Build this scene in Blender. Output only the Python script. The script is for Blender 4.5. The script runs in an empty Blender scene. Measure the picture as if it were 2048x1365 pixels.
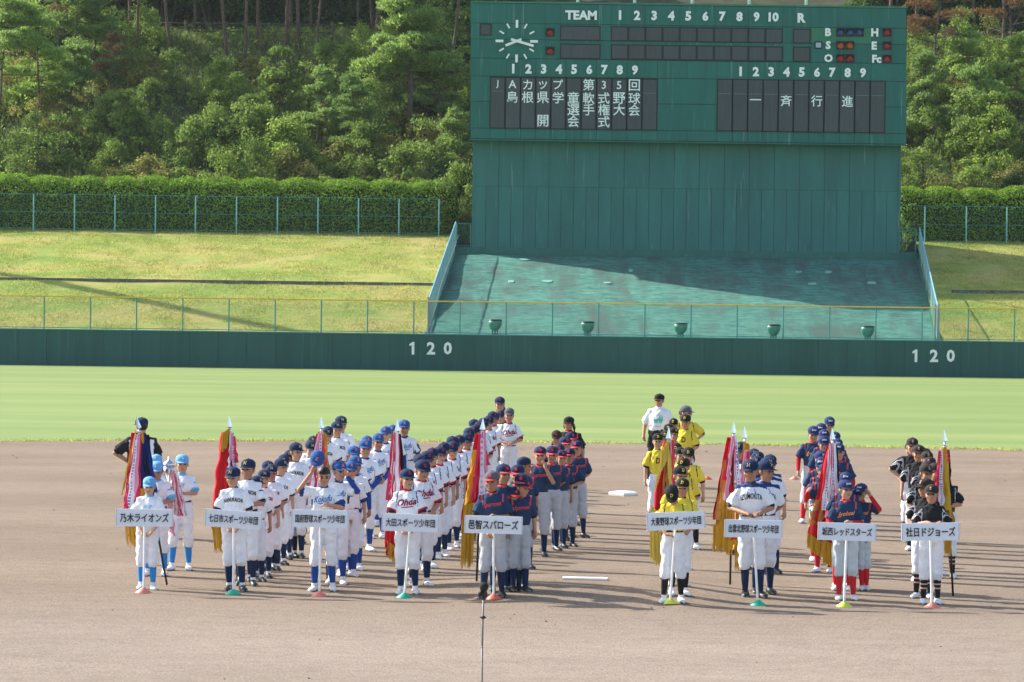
import bpy, bmesh, math, random
import numpy as np
from mathutils import Vector, Matrix, noise
from mathutils.bvhtree import BVHTree

rad = math.radians
rng = np.random.default_rng(7)
random.seed(7)
SC = bpy.context.scene
COL = SC.collection

# ------------------------------------------------------------------ camera
F = 6980.0                    # focal length in pixels of the 2048 px wide photograph
CAM_H = 3.8
PITCH = math.atan((682.5 - 559.0) / F)
ROLL = rad(0.75)
cd = bpy.data.cameras.new('camera')
cam = bpy.data.objects.new('camera', cd)
COL.objects.link(cam)
cd.sensor_width = 36.0
cd.lens = 36.0 * F / 2048.0
cd.clip_start = 0.5
cd.clip_end = 2000
Fw = Vector((0, math.cos(PITCH), -math.sin(PITCH)))
U0 = Vector((0, math.sin(PITCH), math.cos(PITCH)))
R0 = Vector((1, 0, 0))
Rv = R0 * math.cos(ROLL) + U0 * math.sin(ROLL)
Uv = U0 * math.cos(ROLL) - R0 * math.sin(ROLL)
cam.matrix_world = Matrix(((Rv.x, Uv.x, -Fw.x, 0), (Rv.y, Uv.y, -Fw.y, 0), (Rv.z, Uv.z, -Fw.z, CAM_H), (0, 0, 0, 1)))
cd.dof.use_dof = False
SC.camera = cam

# ------------------------------------------------------------------ light
SUN_EL = rad(36)
SUN_H = Vector((-0.89, 0.456)).normalized()          # the sun stands left of and behind the scoreboard
sun_dir = Vector((SUN_H.x * math.cos(SUN_EL), SUN_H.y * math.cos(SUN_EL), math.sin(SUN_EL)))
world = bpy.data.worlds.new('World')
SC.world = world
world.use_nodes = True
wn = world.node_tree
for n in list(wn.nodes):
    wn.nodes.remove(n)
wo = wn.nodes.new('ShaderNodeOutputWorld')
wb = wn.nodes.new('ShaderNodeBackground')
ws = wn.nodes.new('ShaderNodeTexSky')
ws.sky_type = 'NISHITA'
ws.sun_disc = False
ws.sun_elevation = SUN_EL
ws.sun_rotation = math.atan2(SUN_H.x, SUN_H.y)
ws.dust_density = 2.0
wb.inputs[1].default_value = 0.15
wn.links.new(ws.outputs[0], wb.inputs[0])
wn.links.new(wb.outputs[0], wo.inputs[0])
sl = bpy.data.lights.new('sun', 'SUN')
sl.energy = 4.5
sl.angle = rad(0.53)
sl.color = (1.0, 0.955, 0.88)
sun = bpy.data.objects.new('sun', sl)
COL.objects.link(sun)
sun.rotation_euler = (-sun_dir).to_track_quat('-Z', 'Y').to_euler()
HAZE = 0.00009
SC.view_settings.view_transform = 'Standard'
SC.view_settings.look = 'None'
SC.view_settings.gamma = 1.0
SC.view_settings.use_curve_mapping = False
SC.view_settings.exposure = 1.0


def at(px, py, d):
    """point of the place seen at pixel (px, py) of the photograph, at depth d"""
    u, v = px - 1024.0, py - 682.5
    c, s = math.cos(ROLL), math.sin(ROLL)
    uu, vv = u * c + v * s, -u * s + v * c
    y = math.cos(PITCH) - vv / F * math.sin(PITCH)
    z = -vv / F * math.cos(PITCH) - math.sin(PITCH)
    return Vector((uu / F * d / y, d, CAM_H + z * d / y))


# ------------------------------------------------------------------ helpers
def setp(o, label=None, cat=None, group=None, kind=None):
    if label: o['label'] = label
    if cat: o['category'] = cat
    if group: o['group'] = group
    if kind: o['kind'] = kind
    return o


def link(name, data, parent=None, loc=None):
    o = bpy.data.objects.new(name, data)
    COL.objects.link(o)
    if parent is not None: o.parent = parent
    if loc is not None: o.location = loc
    return o


def empty(name, loc, rz=0.0):
    o = link(name, None, None, loc)
    o.empty_display_size = 0.2
    o.rotation_euler = (0, 0, rz)
    return o


def mesh_np(name, V, Fc, mats=(), smooth=False, midx=None):
    """V (n,3), Fc list of tuples or (m,k) array"""
    me = bpy.data.meshes.new(name)
    if isinstance(Fc, np.ndarray):
        m, k = Fc.shape
        me.vertices.add(len(V)); me.vertices.foreach_set('co', np.asarray(V, dtype=np.float32).ravel())
        me.loops.add(m * k); me.loops.foreach_set('vertex_index', Fc.astype(np.int32).ravel())
        me.polygons.add(m); me.polygons.foreach_set('loop_start', np.arange(0, m * k, k, dtype=np.int32))
        me.update(calc_edges=True)
    else:
        me.from_pydata([tuple(v) for v in V], [], Fc)
        me.update()
    for mt in mats: me.materials.append(mt)
    if midx is not None: me.polygons.foreach_set('material_index', np.asarray(midx, dtype=np.int32))
    if smooth: me.polygons.foreach_set('use_smooth', np.ones(len(me.polygons), dtype=bool))
    me.update()
    return me


class MB:
    def __init__(s): s.v, s.f, s.m = [], [], []
    def add(s, V, Fc, mi=0):
        b = len(s.v)
        s.v += [tuple(v) for v in V]
        s.f += [tuple(i + b for i in f) for f in Fc]
        s.m += [mi] * len(Fc)
        return s
    def box(s, x0, x1, y0, y1, z0, z1, mi=0):
        V = [(x0, y0, z0), (x1, y0, z0), (x1, y1, z0), (x0, y1, z0), (x0, y0, z1), (x1, y0, z1), (x1, y1, z1), (x0, y1, z1)]
        return s.add(V, [(0, 3, 2, 1), (4, 5, 6, 7), (0, 1, 5, 4), (1, 2, 6, 5), (2, 3, 7, 6), (3, 0, 4, 7)], mi)
    def cbox(s, c, sx, sy, sz, mi=0, bev=0.0):
        return s.box(c[0] - sx / 2, c[0] + sx / 2, c[1] - sy / 2, c[1] + sy / 2, c[2] - sz / 2, c[2] + sz / 2, mi)
    def tube(s, pts, rs, n=8, mi=0, cap=True):
        pts = [Vector(p) for p in pts]
        if not isinstance(rs, (list, tuple)): rs = [rs] * len(pts)
        V, Fc = [], []
        up = Vector((0, 0, 1))
        for i, p in enumerate(pts):
            t = (pts[min(i + 1, len(pts) - 1)] - pts[max(i - 1, 0)])
            t = t.normalized() if t.length > 1e-9 else up
            a = t.cross(Vector((0.31, 0.9, 0.12)) if abs(t.z) > 0.8 else up).normalized()
            b = t.cross(a)
            for k in range(n):
                w = 2 * math.pi * k / n
                V.append(p + (a * math.cos(w) + b * math.sin(w)) * rs[i])
        for i in range(len(pts) - 1):
            for k in range(n):
                k2 = (k + 1) % n
                Fc.append((i * n + k, i * n + k2, (i + 1) * n + k2, (i + 1) * n + k))
        if cap:
            Fc.append(tuple(range(n - 1, -1, -1)))
            Fc.append(tuple((len(pts) - 1) * n + k for k in range(n)))
        return s.add(V, Fc, mi)
    def capsule(s, p0, p1, r0, r1, n=10, mi=0):
        p0, p1 = Vector(p0), Vector(p1)
        t = p1 - p0
        L = t.length
        t = t / L if L > 1e-9 else Vector((0, 0, 1))
        pts, rs = [], []
        for a in (-80, -50, -25): pts.append(p0 + t * (r0 * math.sin(rad(a)))); rs.append(r0 * math.cos(rad(a)))
        pts.append(p0); rs.append(r0); pts.append(p1); rs.append(r1)
        for a in (25, 50, 80): pts.append(p1 + t * (r1 * math.sin(rad(a)))); rs.append(r1 * math.cos(rad(a)))
        # fixed frame
        a_ = t.cross(Vector((0, 1, 0)) if abs(t.y) < 0.8 else Vector((1, 0, 0))).normalized()
        b_ = t.cross(a_)
        V, Fc = [], []
        for p, r in zip(pts, rs):
            for k in range(n):
                w = 2 * math.pi * k / n
                V.append(p + (a_ * math.cos(w) + b_ * math.sin(w)) * r)
        for i in range(len(pts) - 1):
            for k in range(n):
                k2 = (k + 1) % n
                Fc.append((i * n + k, i * n + k2, (i + 1) * n + k2, (i + 1) * n + k))
        Fc.append(tuple(range(n - 1, -1, -1))); Fc.append(tuple((len(pts) - 1) * n + k for k in range(n)))
        return s.add(V, Fc, mi)
    def ellipsoid(s, c, r, n=14, m=9, mi=0, M=None):
        V, Fc = [], []
        for i in range(1, m):
            ph = math.pi * i / m
            for k in range(n):
                w = 2 * math.pi * k / n
                V.append(Vector((r[0] * math.sin(ph) * math.cos(w), r[1] * math.sin(ph) * math.sin(w), r[2] * math.cos(ph))))
        V.append(Vector((0, 0, r[2]))); V.append(Vector((0, 0, -r[2])))
        for i in range(m - 2):
            for k in range(n):
                k2 = (k + 1) % n
                Fc.append((i * n + k, (i + 1) * n + k, (i + 1) * n + k2, i * n + k2))
        T, B = len(V) - 2, len(V) - 1
        for k in range(n):
            k2 = (k + 1) % n
            Fc.append((T, k, k2)); Fc.append((B, (m - 2) * n + k2, (m - 2) * n + k))
        V = [Vector(c) + v for v in V]
        if M is not None: V = [M @ v for v in V]
        return s.add(V, Fc, mi)
    def rings(s, rings, n=20, mi=0, cap=True, M=None):
        """rings: (cx, cy, z, rx, ry)"""
        V, Fc = [], []
        for (cx, cy, z, rx, ry) in rings:
            for k in range(n):
                w = 2 * math.pi * k / n
                V.append(Vector((cx + rx * math.cos(w), cy + ry * math.sin(w), z)))
        for i in range(len(rings) - 1):
            for k in range(n):
                k2 = (k + 1) % n
                Fc.append((i * n + k, i * n + k2, (i + 1) * n + k2, (i + 1) * n + k))
        if cap:
            Fc.append(tuple(range(n - 1, -1, -1))); Fc.append(tuple((len(rings) - 1) * n + k for k in range(n)))
        if M is not None: V = [M @ v for v in V]
        return s.add(V, Fc, mi)
    def mesh(s, name, mats=(), smooth=False):
        me = bpy.data.meshes.new(name)
        me.from_pydata(s.v, [], s.f)
        for mt in mats: me.materials.append(mt)
        me.polygons.foreach_set('material_index', np.array(s.m, dtype=np.int32))
        if smooth: me.polygons.foreach_set('use_smooth', np.ones(len(s.f), dtype=bool))
        me.update()
        return me
    def obj(s, name, mats=(), parent=None, smooth=False, loc=None):
        return link(name, s.mesh(name, mats if isinstance(mats, (list, tuple)) else [mats], smooth), parent, loc)


def remesh(mb, voxel, smooth_it=3, factor=0.5):
    me = mb.mesh('tmp')
    o = link('tmp', me)
    r = o.modifiers.new('r', 'REMESH'); r.mode = 'VOXEL'; r.voxel_size = voxel
    if smooth_it:
        m = o.modifiers.new('s', 'SMOOTH'); m.factor = factor; m.iterations = smooth_it
    dg = bpy.context.evaluated_depsgraph_get()
    out = bpy.data.meshes.new_from_object(o.evaluated_get(dg))
    bpy.data.objects.remove(o); bpy.data.meshes.remove(me)
    return out


_text = {}
def text_data(body, size=1.0, offset=0.0, extrude=0.01, shear=0.0, spacing=1.0, res=2):
    """centred lettering lying in XZ, facing -Y, returned as (verts, faces)"""
    key = (body, offset, extrude, shear, spacing, res)
    if key not in _text:
        c = bpy.data.curves.new('t', 'FONT'); c.body = body; c.size = 1; c.resolution_u = res
        c.extrude = extrude; c.offset = offset; c.shear = shear; c.space_character = spacing
        o = bpy.data.objects.new('t', c); COL.objects.link(o)
        dg = bpy.context.evaluated_depsgraph_get()
        m = bpy.data.meshes.new_from_object(o.evaluated_get(dg))
        V = np.array([v.co[:] for v in m.vertices]); Fc = [tuple(p.vertices) for p in m.polygons]
        bpy.data.objects.remove(o); bpy.data.meshes.remove(m); bpy.data.curves.remove(c)
        V[:, 0] -= (V[:, 0].min() + V[:, 0].max()) / 2
        V[:, 1] -= (V[:, 1].min() + V[:, 1].max()) / 2
        _text[key] = (V, Fc)
    V, Fc = _text[key]
    out = np.stack([V[:, 0] * size, -V[:, 2], V[:, 1] * size], 1)
    return out, Fc


def text_obj(name, body, c, mat, parent=None, width=None, height=None, offset=0.0, extrude=0.01, shear=0.0, spacing=1.0, res=2, rot=0.0):
    V, Fc = text_data(body, 1.0, offset, extrude, shear, spacing, res)
    V = V.copy()
    if height: sz = height / (V[:, 2].max() - V[:, 2].min())
    else: sz = width / (V[:, 0].max() - V[:, 0].min())
    sx = width / (V[:, 0].max() - V[:, 0].min()) if width else sz
    V[:, 0] *= sx; V[:, 2] *= sz
    me = mesh_np(name, V, Fc, [mat])
    o = link(name, me, parent, c)
    o.rotation_euler = (0, rot, 0)
    return o


# ------------------------------------------------------------------ materials
class NT:
    def __init__(s, name):
        s.m = bpy.data.materials.new(name); s.m.use_nodes = True
        s.t = s.m.node_tree
        for n in list(s.t.nodes): s.t.nodes.remove(n)
        s.out = s.n('ShaderNodeOutputMaterial')
    def n(s, typ, **kw):
        nd = s.t.nodes.new(typ)
        for k, v in kw.items():
            if k.startswith('i_'): nd.inputs[k[2:]].default_value = v
            else: setattr(nd, k, v)
        return nd
    def l(s, a, b): s.t.links.new(a, b)
    def pr(s, rough=0.6, metal=0.0, spec=0.5):
        p = s.n('ShaderNodeBsdfPrincipled')
        p.inputs['Roughness'].default_value = rough; p.inputs['Metallic'].default_value = metal
        p.inputs['Specular IOR Level'].default_value = spec
        s.l(p.outputs[0], s.out.inputs[0]); return p
    def coord(s, kind='Object', scale=(1, 1, 1)):
        c = s.n('ShaderNodeTexCoord'); mp = s.n('ShaderNodeMapping'); mp.inputs['Scale'].default_value = scale
        s.l(c.outputs[kind], mp.inputs[0]); return mp.outputs[0]
    def noise(s, vec, scale, detail=4, rough=0.6):
        n = s.n('ShaderNodeTexNoise'); n.inputs['Scale'].default_value = scale; n.inputs['Detail'].default_value = detail
        n.inputs['Roughness'].default_value = rough
        s.l(vec, n.inputs['Vector']); return n.outputs['Fac']
    def ramp(s, fac, stops):
        r = s.n('ShaderNodeValToRGB'); e = r.color_ramp.elements
        while len(e) < len(stops): e.new(0.5)
        for el, (p, c) in zip(e, stops): el.position = p; el.color = (*c, 1) if len(c) == 3 else c
        s.l(fac, r.inputs[0]); return r.outputs[0]
    def mix(s, fac, a, b, mode='MIX'):
        m = s.n('ShaderNodeMix', data_type='RGBA', blend_type=mode)
        for i, x in ((0, fac), (6, a), (7, b)):
            if hasattr(x, 'links') or hasattr(x, 'is_linked'): s.l(x, m.inputs[i])
            elif isinstance(x, (int, float)): m.inputs[i].default_value = x
            else: m.inputs[i].default_value = (*x, 1)
        return m.outputs[2]
    def bump(s, p, h, strength=0.3, dist=0.02):
        b = s.n('ShaderNodeBump'); b.inputs['Strength'].default_value = strength; b.inputs['Distance'].default_value = dist
        s.l(h, b.inputs['Height']); s.l(b.outputs[0], p.inputs['Normal'])


def plain(name, col, rough=0.6, metal=0.0, var=0.12, scale=30.0, spec=0.4, bump=0.0):
    t = NT(name); p = t.pr(rough, metal, spec)
    v = t.coord('Object')
    f = t.noise(v, scale, 3)
    lo = tuple(c * (1 - var) for c in col); hi = tuple(min(1, c * (1 + var)) for c in col)
    t.l(t.ramp(f, [(0.3, lo), (0.7, hi)]), p.inputs['Base Color'])
    if bump: t.bump(p, f, bump, 0.01)
    return t.m


def cloth(name, col, scale=14.0, strength=0.35):
    t = NT(name); p = t.pr(0.85, 0, 0.2)
    v = t.coord('Object', (1, 1, 0.45))
    f = t.noise(v, scale, 3, 0.5)
    g = t.noise(v, 120, 2)
    t.l(t.mix(t.ramp(g, [(0.3, (0.9,) * 3), (0.7, (1.0,) * 3)]), (0, 0, 0), col), p.inputs['Base Color'])
    t.bump(p, f, strength, 0.02)
    return t.m


def leafmat(name, cols, transl=0.35, objvar=0.25):
    t = NT(name)
    g = t.n('ShaderNodeNewGeometry'); oi = t.n('ShaderNodeObjectInfo')
    stops = [(i / max(1, len(cols) - 1), c) for i, c in enumerate(cols)]
    c0 = t.ramp(g.outputs['Random Per Island'], stops)
    k = t.ramp(oi.outputs['Random'], [(0.0, (1 - objvar, 1 - objvar * 0.8, 1 - objvar)), (0.5, (1.0, 1.0, 1.0)), (1.0, (1 + objvar, 1 + objvar * 0.9, 1.0))])
    v = t.coord('Object')
    nz = t.noise(v, 1.3, 2)
    k2 = t.ramp(nz, [(0.3, (0.65, 0.7, 0.7)), (0.7, (1.25, 1.2, 1.1))])
    col = t.mix(1.0, t.mix(1.0, c0, k, 'MULTIPLY'), k2, 'MULTIPLY')
    d = t.n('ShaderNodeBsdfDiffuse'); tr = t.n('ShaderNodeBsdfTranslucent'); mx = t.n('ShaderNodeMixShader'); mx.inputs[0].default_value = transl
    t.l(col, d.inputs[0]); t.l(col, tr.inputs[0]); t.l(d.outputs[0], mx.inputs[1]); t.l(tr.outputs[0], mx.inputs[2])
    t.l(mx.outputs[0], t.out.inputs[0])
    return t.m


def m_dirt():
    t = NT('infield dirt'); p = t.pr(0.95, 0, 0.1)
    v = t.coord('Object')
    big = t.noise(t.coord('Object', (0.12, 0.3, 1)), 1.0, 5, 0.6)
    rake = t.noise(t.coord('Object', (1.3, 1.5, 1)), 1.9, 7, 0.7)
    fine = t.noise(t.coord('Object', (1, 0.16, 1)), 48, 5, 0.8)
    c = t.ramp(big, [(0.3, (0.250, 0.199, 0.154)), (0.52, (0.297, 0.238, 0.186)), (0.72, (0.342, 0.280, 0.223))])
    # the clay round the mound is browner, its colour darkened further to deepen the shadows there
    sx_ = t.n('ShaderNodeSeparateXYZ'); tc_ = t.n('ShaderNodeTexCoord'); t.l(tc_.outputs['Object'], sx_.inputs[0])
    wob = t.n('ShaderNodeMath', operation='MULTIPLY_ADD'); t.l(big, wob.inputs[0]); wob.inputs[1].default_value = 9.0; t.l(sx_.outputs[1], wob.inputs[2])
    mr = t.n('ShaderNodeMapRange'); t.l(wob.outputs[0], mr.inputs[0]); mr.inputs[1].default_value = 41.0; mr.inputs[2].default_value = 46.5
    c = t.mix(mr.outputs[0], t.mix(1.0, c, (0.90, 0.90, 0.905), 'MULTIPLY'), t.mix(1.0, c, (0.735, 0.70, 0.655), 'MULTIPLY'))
    c = t.mix(1.0, c, t.ramp(rake, [(0.3, (0.86, 0.85, 0.84)), (0.5, (1, 1, 1)), (0.7, (1.08, 1.08, 1.08))]), 'MULTIPLY')
    c = t.mix(1.0, c, t.ramp(fine, [(0.25, (0.60,) * 3), (0.5, (1, 1, 1)), (0.75, (1.30,) * 3)]), 'MULTIPLY')
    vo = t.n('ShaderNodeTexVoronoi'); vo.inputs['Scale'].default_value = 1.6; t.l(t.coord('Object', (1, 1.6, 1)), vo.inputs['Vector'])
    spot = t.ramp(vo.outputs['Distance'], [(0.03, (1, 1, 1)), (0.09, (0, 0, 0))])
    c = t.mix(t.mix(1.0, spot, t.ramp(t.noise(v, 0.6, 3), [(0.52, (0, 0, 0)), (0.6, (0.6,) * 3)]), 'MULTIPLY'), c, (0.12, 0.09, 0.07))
    t.l(c, p.inputs['Base Color'])
    h = t.mix(0.6, rake, t.noise(v, 9, 6, 0.8))
    t.bump(p, h, 0.7, 0.05)
    return t.m


def m_turf():
    t = NT('outfield turf'); p = t.pr(0.9, 0, 0.15)
    v = t.coord('Object')
    rows = t.noise(t.coord('Object', (0.02, 0.28, 1)), 1.0, 4, 0.55)
    rows2 = t.noise(t.coord('Object', (0.25, 2.2, 1)), 1.0, 5, 0.7)
    c = t.ramp(rows, [(0.28, (0.152, 0.222, 0.070)), (0.5, (0.184, 0.248, 0.080)), (0.75, (0.240, 0.286, 0.100))])
    c = t.mix(1.0, c, t.ramp(rows2, [(0.3, (0.88, 0.9, 0.85)), (0.7, (1.1, 1.08, 1.1))]), 'MULTIPLY')
    c = t.mix(1.0, c, t.ramp(t.noise(v, 30, 4, 0.8), [(0.3, (0.85,) * 3), (0.7, (1.12,) * 3)]), 'MULTIPLY')
    t.l(c, p.inputs['Base Color'])
    t.bump(p, t.noise(v, 25, 4, 0.8), 0.35, 0.03)
    return t.m


def m_bank():
    t = NT('bank turf'); p = t.pr(1.0, 0, 0.05)
    v = t.coord('Object')
    a = t.noise(t.coord('Object', (0.22, 0.5, 0.5)), 1.0, 5, 0.65)
    b = t.noise(v, 1.6, 6, 0.7)
    c = t.ramp(a, [(0.36, (0.20, 0.29, 0.07)), (0.5, (0.32, 0.34, 0.10)), (0.64, (0.43, 0.35, 0.145))])
    c = t.mix(1.0, c, t.ramp(b, [(0.3, (0.78, 0.85, 0.75)), (0.7, (1.12, 1.05, 1.05))]), 'MULTIPLY')
    t.l(c, p.inputs['Base Color'])
    t.bump(p, t.noise(v, 12, 5, 0.8), 0.6, 0.06)
    return t.m


def m_painted(name, col, streak=0.5, dirt=(0.10, 0.09, 0.08), rough=0.55, sc=(2.2, 1, 0.16), light=(0.5, 0.62, 0.58)):
    """painted sheet with vertical weather streaks"""
    t = NT(name); p = t.pr(rough, 0, 0.35)
    oi = t.n('ShaderNodeObjectInfo')
    g = t.n('ShaderNodeNewGeometry')
    mp = t.n('ShaderNodeMapping'); mp.inputs['Scale'].default_value = sc; t.l(g.outputs['Position'], mp.inputs[0])
    a = t.noise(mp.outputs[0], 1.6, 6, 0.7)
    mp2 = t.n('ShaderNodeMapping'); mp2.inputs['Scale'].default_value = (sc[0] * 3, 1, sc[2]); t.l(g.outputs['Position'], mp2.inputs[0])
    b = t.noise(mp2.outputs[0], 2.2, 3, 0.6)
    c = t.mix(1.0, col, t.ramp(oi.outputs['Random'], [(0, (0.93,) * 3), (1, (1.07,) * 3)]), 'MULTIPLY')
    c = t.mix(1.0, c, t.ramp(a, [(0.3, (0.85,) * 3), (0.7, (1.15,) * 3)]), 'MULTIPLY')
    f = t.ramp(b, [(0.62, (0, 0, 0)), (0.8, (streak,) * 3)])
    c = t.mix(f, c, tuple(min(1, x * 0.5 + y * 0.5) for x, y in zip(col, light)))
    t.l(c, p.inputs['Base Color'])
    return t.m


def m_slope():
    t = NT('painted concrete slope'); p = t.pr(0.85, 0, 0.2)
    v = t.coord('Object')
    a = t.noise(t.coord('Object', (0.35, 0.35, 0.35)), 1.0, 6, 0.65)
    streak = t.noise(t.coord('Object', (0.9, 0.13, 0.2)), 1.2, 5, 0.6)
    fine = t.noise(t.coord('Object', (0.9, 2.6, 2.6)), 1.6, 8, 0.8)
    c = t.ramp(fine, [(0.36, (0.025, 0.105, 0.080)), (0.5, (0.072, 0.225, 0.168)), (0.66, (0.135, 0.33, 0.255))])
    f = t.mix(1.0, t.ramp(a, [(0.40, (0.15,) * 3), (0.57, (1,) * 3)]), t.ramp(streak, [(0.40, (0.12,) * 3), (0.56, (1,) * 3)]), 'MULTIPLY')
    f = t.mix(1.0, f, t.ramp(fine, [(0.35, (0.3,) * 3), (0.6, (1,) * 3)]), 'MULTIPLY')
    c = t.mix(f, c, (0.072, 0.092, 0.080))
    t.l(c, p.inputs['Base Color'])
    t.bump(p, t.noise(t.coord('Object', (2, 5, 5)), 2.5, 5, 0.7), 0.6, 0.08)
    return t.m


M = {}
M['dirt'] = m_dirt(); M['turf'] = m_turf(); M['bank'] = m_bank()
M['wall'] = m_painted('dark green pad', (0.020, 0.090, 0.080), 0.7, sc=(1.4, 1, 0.12), light=(0.10, 0.27, 0.24))
M['board'] = m_painted('scoreboard green', (0.015, 0.132, 0.108), 0.65, sc=(1.2, 1, 0.12))
M['board_light'] = m_painted('fresh scoreboard green', (0.038, 0.19, 0.11), 0.3, sc=(1.2, 1, 0.12))
M['backing'] = m_painted('backing sheet green', (0.036, 0.155, 0.138), 0.55, sc=(0.8, 1, 0.15))
M['kerb_green'] = m_painted('green kerb', (0.035, 0.155, 0.12), 0.3, sc=(1, 1, 1))
M['slope'] = m_slope()
M['joint'] = plain('dark joint', (0.012, 0.03, 0.025), 0.7)
M['cell'] = m_painted('display cell', (0.055, 0.065, 0.072), 0.25, sc=(5, 1, 0.5), rough=0.4, light=(0.2, 0.24, 0.25))
M['cell_frame'] = plain('display frame', (0.012, 0.014, 0.018), 0.5)
M['cell_line'] = plain('display divider', (0.13, 0.15, 0.16), 0.5)
M['white'] = plain('white paint', (0.88, 0.88, 0.86), 0.5, var=0.04)
M['signwhite'] = plain('sign white', (0.74, 0.78, 0.84), 0.45, var=0.03)
M['signblack'] = plain('sign black', (0.012, 0.012, 0.014), 0.5)
M['led'] = plain('display lettering', (0.84, 0.88, 0.84), 0.5, var=0.05)
M['lamp_red'] = plain('red lamp lens', (0.30, 0.012, 0.014), 0.25)
M['lamp_blue'] = plain('blue lamp lens', (0.012, 0.06, 0.22), 0.25)
M['lamp_orange'] = plain('orange lamp lens', (0.45, 0.08, 0.012), 0.25)
M['rail_blue'] = plain('blue green rail', (0.20, 0.50, 0.50), 0.45, var=0.1)
M['rail_yellow'] = plain('yellow rail', (0.78, 0.50, 0.07), 0.5, var=0.15, scale=3)
M['post_green'] = plain('green fence post', (0.06, 0.26, 0.24), 0.5, var=0.1)
M['wire'] = plain('green wire', (0.07, 0.20, 0.18), 0.5)
M['wire_pale'] = plain('pale wire', (0.25, 0.42, 0.42), 0.45)
M['steel'] = plain('galvanised steel', (0.30, 0.31, 0.31), 0.4, 0.6)
M['concrete'] = plain('grey concrete', (0.14, 0.13, 0.12), 0.9, var=0.3, scale=4)
M['bark_pine'] = plain('pine bark', (0.13, 0.085, 0.065), 0.95, var=0.4, scale=6, bump=0.5)
M['bark_grey'] = plain('grey bark', (0.105, 0.09, 0.075), 0.95, var=0.35, scale=6, bump=0.5)
M['wood'] = plain('log rail', (0.10, 0.075, 0.055), 0.9, var=0.3, scale=5)
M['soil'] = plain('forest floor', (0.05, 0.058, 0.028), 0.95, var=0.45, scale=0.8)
M['leaf_hedge'] = leafmat('hedge leaf', [(0.13, 0.24, 0.028), (0.21, 0.37, 0.042), (0.31, 0.46, 0.06)], 0.45, 0.05)
M['leaf_bush'] = leafmat('bush leaf', [(0.115, 0.20, 0.055), (0.21, 0.315, 0.075), (0.35, 0.42, 0.11)], 0.5, 0.3)
M['leaf_yellow'] = leafmat('yellowing leaf', [(0.18, 0.22, 0.065), (0.28, 0.30, 0.09), (0.38, 0.30, 0.12)], 0.5, 0.3)
M['rail_teal'] = plain('teal rail', (0.09, 0.27, 0.27), 0.5, var=0.1)
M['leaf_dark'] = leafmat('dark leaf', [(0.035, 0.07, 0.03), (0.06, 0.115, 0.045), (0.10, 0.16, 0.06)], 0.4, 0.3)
M['needle'] = leafmat('pine needle', [(0.16, 0.27, 0.085), (0.26, 0.39, 0.115), (0.40, 0.49, 0.16)], 0.5, 0.25)
M['needle_dead'] = leafmat('dead pine needle', [(0.19, 0.10, 0.06), (0.27, 0.14, 0.08), (0.14, 0.15, 0.065)], 0.35, 0.2)
M['grass_tall'] = leafmat('tall grass', [(0.11, 0.16, 0.055), (0.18, 0.23, 0.08), (0.27, 0.27, 0.12)], 0.45, 0.0)
M['grass_bank'] = leafmat('bank grass', [(0.26, 0.38, 0.08), (0.42, 0.46, 0.12), (0.56, 0.46, 0.18)], 0.5, 0.0)
M['stem_white'] = M['white']

# thin summer haze
hm = bpy.data.materials.new('haze'); hm.use_nodes = True
for n_ in list(hm.node_tree.nodes): hm.node_tree.nodes.remove(n_)
ho_ = hm.node_tree.nodes.new('ShaderNodeOutputMaterial'); pv = hm.node_tree.nodes.new('ShaderNodeVolumePrincipled')
pv.inputs['Color'].default_value = (0.84, 0.95, 0.93, 1); pv.inputs['Density'].default_value = HAZE; pv.inputs['Anisotropy'].default_value = 0.3
hm.node_tree.links.new(pv.outputs[0], ho_.inputs['Volume'])
setp(MB().box(-310, 310, -60, 330, -1.4, 64).obj('haze', hm), kind='stuff')

# ------------------------------------------------------------------ ground
MOUND = Vector((0.95, 42.7))
def ground_z(x, y):
    r = math.hypot(x - MOUND.x, y - MOUND.y)
    z = 0.0
    if r < 2.7:
        z = 0.13 * (0.5 + 0.5 * math.cos(math.pi * max(0.0, r - 0.5) / 2.2))
    return z + 0.006 * noise.noise((x * 0.4, y * 0.4, 0))

xs = sorted(set([-90, -60, -40, -28, -20] + [round(-15 + i * 0.5, 3) for i in range(61)] + [round(-2.2 + i * 0.12, 3) for i in range(54)] + [20, 28, 40, 60, 90]))
ys = sorted(set([-40, -20, 0, 15] + [round(24 + i * 0.6, 3) for i in range(105)] + [round(39.6 + i * 0.12, 3) for i in range(54)] + [100, 120, 142.5]))
V = [(x, y, ground_z(x, y)) for y in ys for x in xs]
nx = len(xs)
Fc = [(j * nx + i, j * nx + i + 1, (j + 1) * nx + i + 1, (j + 1) * nx + i) for j in range(len(ys) - 1) for i in range(nx - 1)]
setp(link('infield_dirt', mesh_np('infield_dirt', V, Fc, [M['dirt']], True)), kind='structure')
setp(MB().add([(-305, -55, -0.3), (305, -55, -0.3), (305, 325, -0.3), (-305, 325, -0.3)], [(0, 1, 2, 3)]).obj('ground', M['soil']), kind='structure')

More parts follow.
